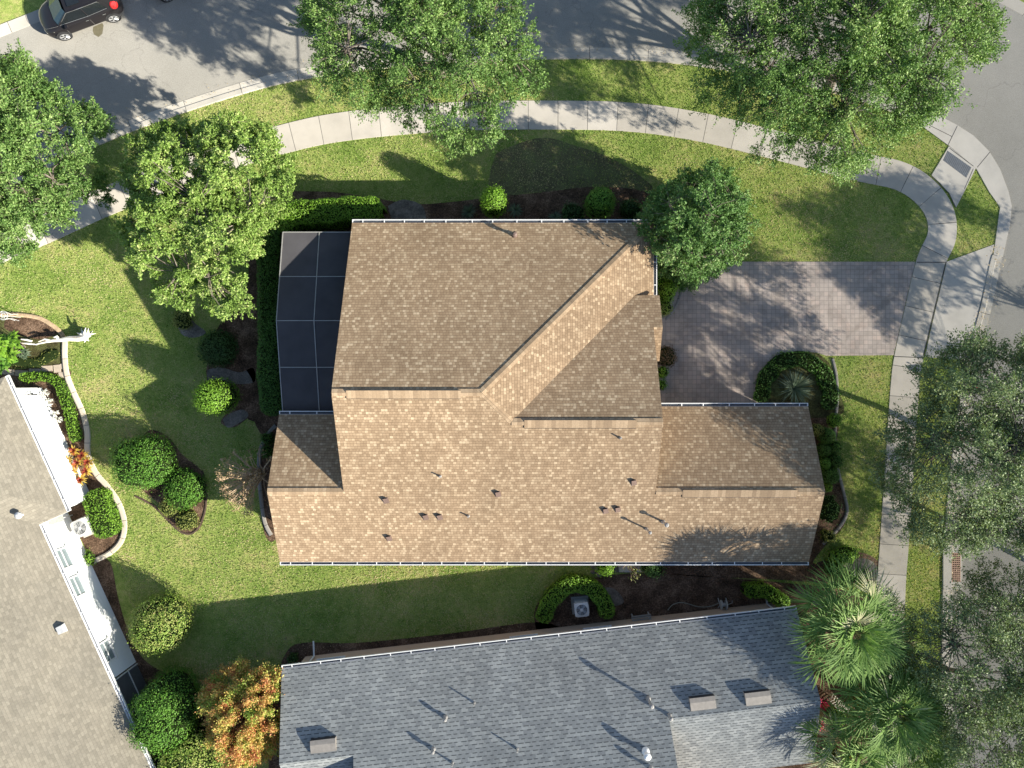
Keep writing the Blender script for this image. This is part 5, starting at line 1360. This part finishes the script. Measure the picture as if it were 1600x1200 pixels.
    for s in (1, -1):
        mb = MB(); q = [(1.10, 0.685 * s, 0.95), (0.42, 0.555 * s, 1.40), (-0.32, 0.60 * s, 1.44), (-0.38, 0.76 * s, 0.97)]; mb.face(q if s < 0 else q[::-1])
        q = [(-0.38, 0.76 * s, 0.97), (-0.32, 0.60 * s, 1.44), (-1.2, 0.575 * s, 1.43), (-1.50, 0.745 * s, 1.0)]; mb.face(q if s < 0 else q[::-1])
        mb.build('side_window', SIDEGLASS, t)
        mb = MB(); mb.tube([(1.12, 0.71 * s, 0.945), (0.42, 0.575 * s, 1.425), (-0.3, 0.625 * s, 1.475), (-1.2, 0.60 * s, 1.45), (-1.54, 0.765 * s, 1.02), (-0.4, 0.785 * s, 0.975), (1.12, 0.71 * s, 0.945)], 0.011, 4); mb.build('window_trim', CHROME, t)
        mb = MB(); mb.box((0.80, 0.93 * s, 0.98), (0.16, 0.22, 0.13), taper=0.75); mb.tube([(0.84, 0.76 * s, 0.94), (0.82, 0.90 * s, 0.95)], 0.025, 5); mb.build('mirror', CARBLK, t)
        mb = MB()
        for x in (0.95, -0.36): mb.tube([(x, 0.868 * s, 0.82), (x, 0.885 * s, 0.55), (x + 0.02, 0.875 * s, 0.34)], 0.006, 4)
        mb.tube([(0.95, 0.875 * s, 0.34), (-0.9, 0.875 * s, 0.34)], 0.006, 4); mb.build('door_seam', SEAM, t)
        for x in (-0.15, -1.05):
            mb = MB(); mb.tube([(x, 0.885 * s, 0.84), (x - 0.16, 0.89 * s, 0.84)], 0.014, 5); mb.build('door_handle', CHROME, t)
        mb = MB(); q = [(1.55, 0.80 * s, 0.745), (1.98, 0.63 * s, 0.60), (2.05, 0.42 * s, 0.635), (1.68, 0.58 * s, 0.80)]
        mb.face(q[::-1] if s > 0 else q); mb.face([(a_, b_, c_ - 0.13) for a_, b_, c_ in (q if s > 0 else q[::-1])])
        for i in range(4):
            j = (i + 1) % 4; f = [q[i], q[j], (*q[j][:2], q[j][2] - 0.13), (*q[i][:2], q[i][2] - 0.13)]; mb.face(f)
        mb.build('headlight', CLEARL, t)
        mb = MB(); mb.lathe((-1.80, 0.70 * s, 0.98), [(0.05, -0.12), (0.16, -0.08), (0.21, 0.0), (0.17, 0.07), (0.07, 0.11)], 14, ax=(-0.55, 0.75 * s, 0.5)); mb.build('tail_light', REDL, t)
    mb = MB(); mb.prism([(0.20, -0.36), (0.20, 0.36), (-0.42, 0.38), (-0.42, -0.38)], 1.45, 1.515); mb.build('sunroof', SIDEGLASS, t)
    mb = MB()
    mb.tube([(1.20, -0.72, 0.945), (1.62, -0.62, 0.86), (1.90, -0.50, 0.75), (2.03, -0.25, 0.70), (2.06, 0.0, 0.69), (2.03, 0.25, 0.70), (1.90, 0.50, 0.75), (1.62, 0.62, 0.86), (1.20, 0.72, 0.945)], 0.009, 4); mb.build('bonnet_seam', SEAM, t)
    mb = MB(); mb.box((2.06, 0, 0.46), (0.05, 0.7, 0.14)); mb.build('grille', SEAM, t)
    mb = MB(); mb.box((-2.07, 0, 0.62), (0.02, 0.5, 0.13)); mb.build('number_plate', WHITE, t)
    return t
def copy_tree(o, parent=None):
    c = o.copy(); COL.objects.link(c); c.parent = parent
    for ch in list(o.children): copy_tree(ch, c)
    return c
CG = 'black cars parked along the far kerb'
car = make_car('black hatchback with sunroof and silver wheels parked at the road bend', CG)
pf, pr = P(105, 59, 0.15), P(180, 31, 0.15)
hd = (pf - pr); ang = math.atan2(hd.y, hd.x); mid = (pf + pr) / 2; nrm_ = Vector((-math.sin(ang), math.cos(ang), 0))
car.rotation_euler = (0, 0, ang)
car.location = (mid.x - nrm_.x * 0.86, mid.y - nrm_.y * 0.86, 0.006)
car2 = copy_tree(car); car2['label'] = 'second black car behind the hatchback, only a wheel showing at the top edge'
pf2 = P(262, -4, 0.3); fw = Vector((math.cos(ang + 0.05), math.sin(ang + 0.05), 0)); n2 = Vector((-fw.y, fw.x, 0))
car2.rotation_euler = (0, 0, ang + 0.05)
m2 = pf2 - fw * 1.32 - n2 * 0.86; car2.location = (m2.x, m2.y, 0.006)
# round patch of damp asphalt? no: flat oil stain beside the car
mb = MB(); mb.prism(G([(146, 42), (160, 36), (162, 40), (160, 53), (154, 58), (147, 54), (145, 48)]), 0.004, 0.010)
tag(mb.build('road_stain', plain('stained_asphalt', (0.15, 0.135, 0.09), 0.95, 0.1)), kind='structure')

# ------------------------------------------------------------ air conditioners
def ac_unit(px, py, rz, label, fan, s=0.82, h=0.85):
    c = P(px, py, h); t = tag(empty('air_conditioner', (c.x, c.y, 0.0), rz), label, 'air conditioner')
    body = plain('ac_casing', (0.66, 0.65, 0.63), 0.5, 0.4, var=0.05)
    mb = MB(); mb.box((0, 0, 0.04), (s + 0.2, s + 0.2, 0.08)); mb.build('pad', SLAB, t)
    mb = MB(); mb.box((0, 0, 0.08 + (h - 0.12) / 2), (s, s, h - 0.12))
    for sx in (-1, 1):
        for i in range(9): mb.box((sx * (s / 2 + 0.004), 0, 0.16 + i * 0.07), (0.012, s * 0.9, 0.02)); mb.box((0, sx * (s / 2 + 0.004), 0.16 + i * 0.07), (s * 0.9, 0.012, 0.02))
    mb.build('casing', body, t)
    mb = MB(); n = 32; R0 = s * 0.40; z = h
    sq = []
    for k in range(n):
        a = 2 * math.pi * k / n; m = max(abs(math.cos(a)), abs(math.sin(a))); q = min(1 / m, 1.22); sq.append((math.cos(a) * s * 0.52 * q, math.sin(a) * s * 0.52 * q))
    for k in range(n):
        j = (k + 1) % n; a, b = 2 * math.pi * k / n, 2 * math.pi * j / n
        mb.face([(math.cos(a) * R0, math.sin(a) * R0, z + 0.02), (*sq[k], z - 0.01), (*sq[j], z - 0.01), (math.cos(b) * R0, math.sin(b) * R0, z + 0.02)])
        mb.face([(*sq[k], z - 0.01), (*sq[k], z - 0.06), (*sq[j], z - 0.06), (*sq[j], z - 0.01)])
        mb.face([(math.cos(a) * R0, math.sin(a) * R0, z + 0.02), (math.cos(b) * R0, math.sin(b) * R0, z + 0.02), (math.cos(b) * R0, math.sin(b) * R0, z - 0.035), (math.cos(a) * R0, math.sin(a) * R0, z - 0.035)])
    mb.build('lid', body, t)
    mb = MB()
    for r_ in (0.09, 0.15, 0.21, 0.27, 0.325):
        if r_ < R0: mb.tube([(math.cos(a) * r_, math.sin(a) * r_, z + 0.03) for a in np.linspace(0, 2 * math.pi, 25)], 0.006, 3, cap=False)
    for k in range(8): a = k * math.pi / 4; mb.tube([(math.cos(a) * 0.05, math.sin(a) * 0.05, z + 0.035), (math.cos(a) * R0, math.sin(a) * R0, z + 0.022)], 0.007, 3)
    mb.lathe((0, 0, z + 0.02), [(0.09, 0), (0.09, 0.02), (0.03, 0.035)], 16); mb.build('guard', LIGHTM, t)
    mb = MB(); mb.lathe((0, 0, z - 0.03), [(R0 - 0.005, -0.01), (R0 - 0.005, 0.0)], 24)
    mb.build('fan_well', plain('fan_well_dark', (0.10, 0.11, 0.12), 0.6), t)
    mb = MB()
    for k in range(4):
        a = k * math.pi / 2 + 0.5
        for i in range(5):
            a0, a1 = a + i * 0.16, a + (i + 1) * 0.16; z0, z1 = z - 0.02 + i * 0.005, z - 0.02 + (i + 1) * 0.005
            mb.face([(math.cos(a0) * 0.07, math.sin(a0) * 0.07, z0), (math.cos(a0) * (R0 - 0.03), math.sin(a0) * (R0 - 0.03), z0), (math.cos(a1) * (R0 - 0.03), math.sin(a1) * (R0 - 0.03), z1), (math.cos(a1) * 0.07, math.sin(a1) * 0.07, z1)])
    mb.build('fan', fan, t)
    return t
ac_unit(125, 825, 0.40, 'sunlit air conditioner against the white wall beside the plump hedge', plain('pale_fan', (0.42, 0.42, 0.42), 0.5))
ac_unit(909, 953, 0.10, 'shaded air conditioner inside the horseshoe hedge', plain('blue_grey_fan', (0.28, 0.32, 0.36), 0.5), s=0.68)
mb = MB(); a = P(109, 822)
root = tag(empty('electric_box', (a.x, a.y, 0)), 'grey box beside the sunlit air conditioner on the white wall', 'meter box')
# mounted on the white wall just north of the unit
c = Vector((*W3(SN - 0.05, IN + ov - 0.12), 0))
root.location = (c.x, c.y, 0); th_ = math.atan2(NN.y, NN.x)
mb.box((0.05, 0.0, 1.3), (0.22, 0.34, 0.75), rz=th_); mb.build('cabinet', plain('grey_cabinet', (0.40, 0.42, 0.40), 0.5), root)
mb = MB(); mb.tube([(0.05, 0.0, 0.0), (0.05, 0, 0.95)], 0.025, 6); mb.build('conduit', LIGHTM, root)

# ------------------------------------------------------------ bleached driftwood in the neighbour's bed
def driftwood():
    mb = MB(); r = np.random.default_rng(4)
    q = lambda x, y, z: P(x, y, z)
    mb.tube([q(141, 521, 0.35), q(133, 527, 0.38), q(122, 529, 0.36), q(108, 529, 0.34), q(96, 531, 0.36), q(84, 532, 0.4), q(72, 534, 0.42), q(56, 538, 0.4)], [0.08, 0.17, 0.15, 0.13, 0.10, 0.08, 0.06, 0.03], 8)
    mb.tube([q(80, 532, 0.4), q(70, 530, 0.46), q(60, 534, 0.5)], [0.06, 0.045, 0.02], 6)
    mb.tube([q(50, 533, 0.3), q(42, 531, 0.34), q(33, 530, 0.36)], [0.05, 0.055, 0.03], 6)
    mb.tube([q(58, 538, 0.38), q(46, 537, 0.34), q(33, 536, 0.3)], [0.04, 0.055, 0.03], 6)
    mb.tube([q(92, 531, 0.36), q(88, 526, 0.42), q(84, 527, 0.45)], [0.09, 0.08, 0.04], 6)
    for ex, ey, ez in ((150, 521, 0.30), (138, 513, 0.6), (129, 517, 0.5), (120, 520, 0.35), (139, 533, 0.2), (132, 535, 0.3), (145, 517, 0.1), (127, 513, 0.25), (134, 512, 0.8), (142, 526, 0.5)):
        m = q((134 + ex) / 2 + r.normal(), (524 + ey) / 2 + r.normal(), (0.4 + ez) / 2 + 0.05)
        mb.tube([q(134, 525, 0.4), m, q(ex, ey, ez)], [0.10, 0.06, 0.015], 6)
    m_ = ground_mat('bleached_wood', [(0.3, (0.5, 0.44, 0.36)), (0.5, (0.68, 0.64, 0.58)), (0.7, (0.78, 0.77, 0.74))], big=3, fine=18, bscale=30, bstr=0.5)
    return tag(mb.build('driftwood', m_), 'bleached white driftwood log with spiky root end across the edging', 'driftwood')
driftwood()
# small white wire stand at the left edge
mb = MB(); c = P(5, 493, 1.0)
for r_ in (0.10, 0.22): mb.tube([(c.x + math.cos(a) * r_, c.y + math.sin(a) * r_ , 1.0) for a in np.linspace(0, 2 * math.pi, 17)], 0.012, 4, cap=False)
for k in range(6): a = k * math.pi / 3; mb.tube([(c.x + math.cos(a) * 0.1, c.y + math.sin(a) * 0.1, 1.0), (c.x + math.cos(a) * 0.22, c.y + math.sin(a) * 0.22, 1.0), (c.x + math.cos(a) * 0.12, c.y + math.sin(a) * 0.12, 0.5), (c.x + math.cos(a) * 0.2, c.y + math.sin(a) * 0.2, 0)], 0.011, 4)
tag(mb.build('plant_stand', WHITE), 'white wire plant stand at the left edge above the leafy plant', 'plant stand')

# ornament on a hook by the white wall, whose curls shade the wall
t = tag(empty('garden_stake', P(71, 617)), 'dark curled metal garden stake against the white wall', 'garden ornament')
mb = MB()
mb.tube([(0, 0, 0), (0, 0, 1.5)], 0.012, 5); mb.build('stake', BLACKM, t)
mb = MB(); mb.tube([(math.sin(a) * 0.16, math.sin(a) * 0.08, 1.25 - math.cos(a) * 0.2) for a in np.linspace(0, 6.283, 20)], 0.02, 5, cap=False); mb.tube([(0.12 + math.sin(a) * 0.10, 0.05, 1.0 - math.cos(a) * 0.12) for a in np.linspace(0, 6.283, 16)], 0.018, 5, cap=False); mb.build('curl', BLACKM, t)

# ------------------------------------------------------------ mailbox in the verge, its shadow crosses the sidewalk
t = tag(empty('mailbox', P(1499, 609), 0.12), 'dark mailbox on a post under the oak by the right kerb', 'mailbox')
mb = MB(); mb.box((0, 0, 0.6), (0.1, 0.1, 1.2)); mb.box((0, 0, 1.13), (0.5, 0.08, 0.06)); mb.build('post', BLACKM, t)
mb = MB(); n = 8; pr = [(-0.11, 0)] + [(-0.11 * math.cos(math.pi * k / n), 0.13 + 0.11 * math.sin(math.pi * k / n)) for k in range(n + 1)] + [(0.11, 0)]
A = [(-0.27, y, 1.17 + z) for y, z in pr]; B = [(0.27, y, 1.17 + z) for y, z in pr]
for i in range(len(pr)): j = (i + 1) % len(pr); mb.face([A[i], A[j], B[j], B[i]])
mb.face(A); mb.face(B[::-1]); mb.build('box', BLACKM, t)
mb = MB(); mb.box((-0.1, 0.13, 1.36), (0.03, 0.02, 0.2)); mb.box((-0.06, 0.13, 1.45), (0.1, 0.02, 0.06)); mb.build('flag', REDL, t)

# ------------------------------------------------------------ small things between the two houses
def slab_box(name, pts, z, mat, label, cat):
    mb = MB(); mb.prism(G(pts), 0.0, z); return tag(mb.build(name, mat), label, cat)
slab_box('equipment_pad', [(966, 879), (1000, 879), (1001, 893), (967, 893)], 0.10, SLAB, 'pale concrete pad below the south gutter between two shrubs', 'pad')
# hose lying in the bed
hose = [(1043, 953), (1050, 945), (1062, 941), (1075, 943), (1088, 947), (1100, 948), (1113, 946), (1122, 942)]
mb = MB(); mb.tube([(*P(x, y)[:2], 0.05) for x, y in curve(hose, 5)], 0.022, 6); tag(mb.build('garden_hose', plain('hose_grey', (0.34, 0.35, 0.30), 0.6)), 'thin pale hose lying on the mulch below the tan stucco wall', 'hose')
t = tag(empty('hose_reel', P(1128, 942)), 'small pale hose reel beside the tan stucco wall', 'hose reel')
mb = MB(); mb.lathe((-0.14, 0, 0.3), [(0.24, 0), (0.24, 0.04), (0.10, 0.05), (0.10, 0.24), (0.24, 0.25), (0.24, 0.29)], 18, ax=(1, 0, 0)); mb.build('drum', plain('reel_plastic', (0.55, 0.55, 0.53), 0.6), t)
mb = MB()
for x in (-0.2, 0.2): mb.tube([(x, -0.25, 0), (x, 0, 0.34), (x, 0.25, 0)], 0.025, 5)
mb.tube([(0.2, 0, 0.3), (0.42, 0.1, 0.34), (0.42, 0.22, 0.34)], 0.02, 5); mb.build('stand', LIGHTM, t)
# bench made of pale slats by the wall
t = tag(empty('garden_bench', P(1000, 962), 0.13), 'small pale slatted bench standing on the mulch by the tan wall', 'bench')
for x in (-0.42, 0.42):
    for y in (-0.13, 0.13): mb = MB(); mb.box((x, y, 0.2), (0.06, 0.06, 0.4)); mb.build('leg', LIGHTM, t)
mb = MB()
for y in (-0.14, -0.05, 0.05, 0.14): mb.box((0, y, 0.42), (1.0, 0.06, 0.03))
mb.build('seat', plain('weathered_slats', (0.36, 0.35, 0.32), 0.8), t)
# ribbed white trellis lying under the palms
t = tag(empty('garden_trellis', P(1306, 1096), -0.75), 'white ribbed trellis leaning in the bed under the palms', 'trellis')
mb = MB()
for s in (-1, 1): mb.tube([(-0.62, 0.16 * s, 0.25), (-0.2, 0.2 * s, 0.5), (0.2, 0.2 * s, 0.45), (0.62, 0.14 * s, 0.15)], 0.018, 5)
TREL = plain('pale_trellis', (0.5, 0.47, 0.40), 0.7); mb.build('rail', TREL, t)
mb = MB()
for i in range(11):
    u = -0.58 + i * 0.115; z = 0.5 - 0.55 * u * u - 0.08 * u
    mb.tube([(u, -0.19, z - 0.02), (u + 0.05, 0, z + 0.03), (u, 0.19, z - 0.02)], 0.024, 5)
mb.build('rib', TREL, t)
# pale square lamp post top at the corner bed
t = tag(empty('path_light', P(1325, 893)), 'small square pale path light among the stones near the sidewalk', 'path light')
mb = MB(); mb.box((0, 0, 0.25), (0.07, 0.07, 0.5)); mb.build('post', BLACKM, t)
mb = MB(); mb.box((0, 0, 0.55), (0.24, 0.24, 0.12), taper=0.8); mb.build('cap', plain('pale_cap', (0.48, 0.45, 0.42), 0.7), t)
# white marker in the shaded lawn near the copper shrub
t = tag(empty('utility_marker', P(287, 1057), 0.1), 'small white marker post between the clipped hedge and copper shrub', 'marker')
mb = MB(); mb.box((0, 0, 0.3), (0.09, 0.05, 0.6)); mb.lathe((0, 0, 0.6), [(0.05, 0), (0.05, 0.04), (0.02, 0.07)], 10); mb.build('post', WHITE, t)
# edging stones lying beside the air conditioner bed
for i, (x, y) in enumerate(((1346, 897), (1354, 893), (1339, 903), (926, 893), (936, 896))):
    d, f = sphere_quads(10, 6); r = np.random.default_rng(i); v = d * np.array([0.16, 0.12, 0.09]) * r.uniform(0.8, 1.2) * (1 + 0.1 * np.sin(d @ r.normal(size=3) * 4))[:, None]
    p = P(x, y); v = v + np.array([p.x, p.y, 0.05]); o = raw_mesh('rock', [SANDY], v, f, np.full(len(f), 0.5))
    tag(o, ('pale rock among the stones near the sidewalk' if x > 1000 else 'pale rock beside the shrub below the south gutter'), 'rock', 'pale garden rocks by the sidewalk' if x > 1000 else 'pale garden rocks below the south gutter')

# fallen leaves on the shaded lawn below the tan house and round the copper shrub
n = 900
x = np.concatenate([RNG.normal(430, 60, n // 2), RNG.uniform(300, 900, n // 2)]); y = np.concatenate([RNG.normal(985, 35, n // 2), RNG.uniform(890, 985, n // 2)])
k = H / F; C = np.stack([(x - 800) * k, (600 - y) * k, np.full(n, 0.055)], 1)
kp = np.array(G(KERB_TOP[20:] + KERB_RIGHT[:-8])); m_ = 1100; ii = RNG.integers(0, len(kp) - 1, m_); tt = RNG.random((m_, 1)); kk = kp[ii] * (1 - tt) + kp[ii + 1] * tt + np.stack([RNG.normal(0.1, 0.25, m_), RNG.normal(0.25, 0.3, m_)], 1)
C = np.concatenate([C, np.concatenate([kk, np.full((m_, 1), 0.075)], 1)]); n += m_
tag(leaves_mesh('fallen_leaves', leaf_mat('dry_leaves', [(0.2, (0.35, 0.24, 0.12)), (0.8, (0.55, 0.45, 0.28))]), C, RNG.normal(size=(n, 3)) * 0.3 + np.array([0, 0, 1]), RNG.uniform(0.02, 0.04, n), RNG.uniform(0, 1, n)), 'dry leaves scattered over the shaded lawn and along the kerb', None, kind='stuff')
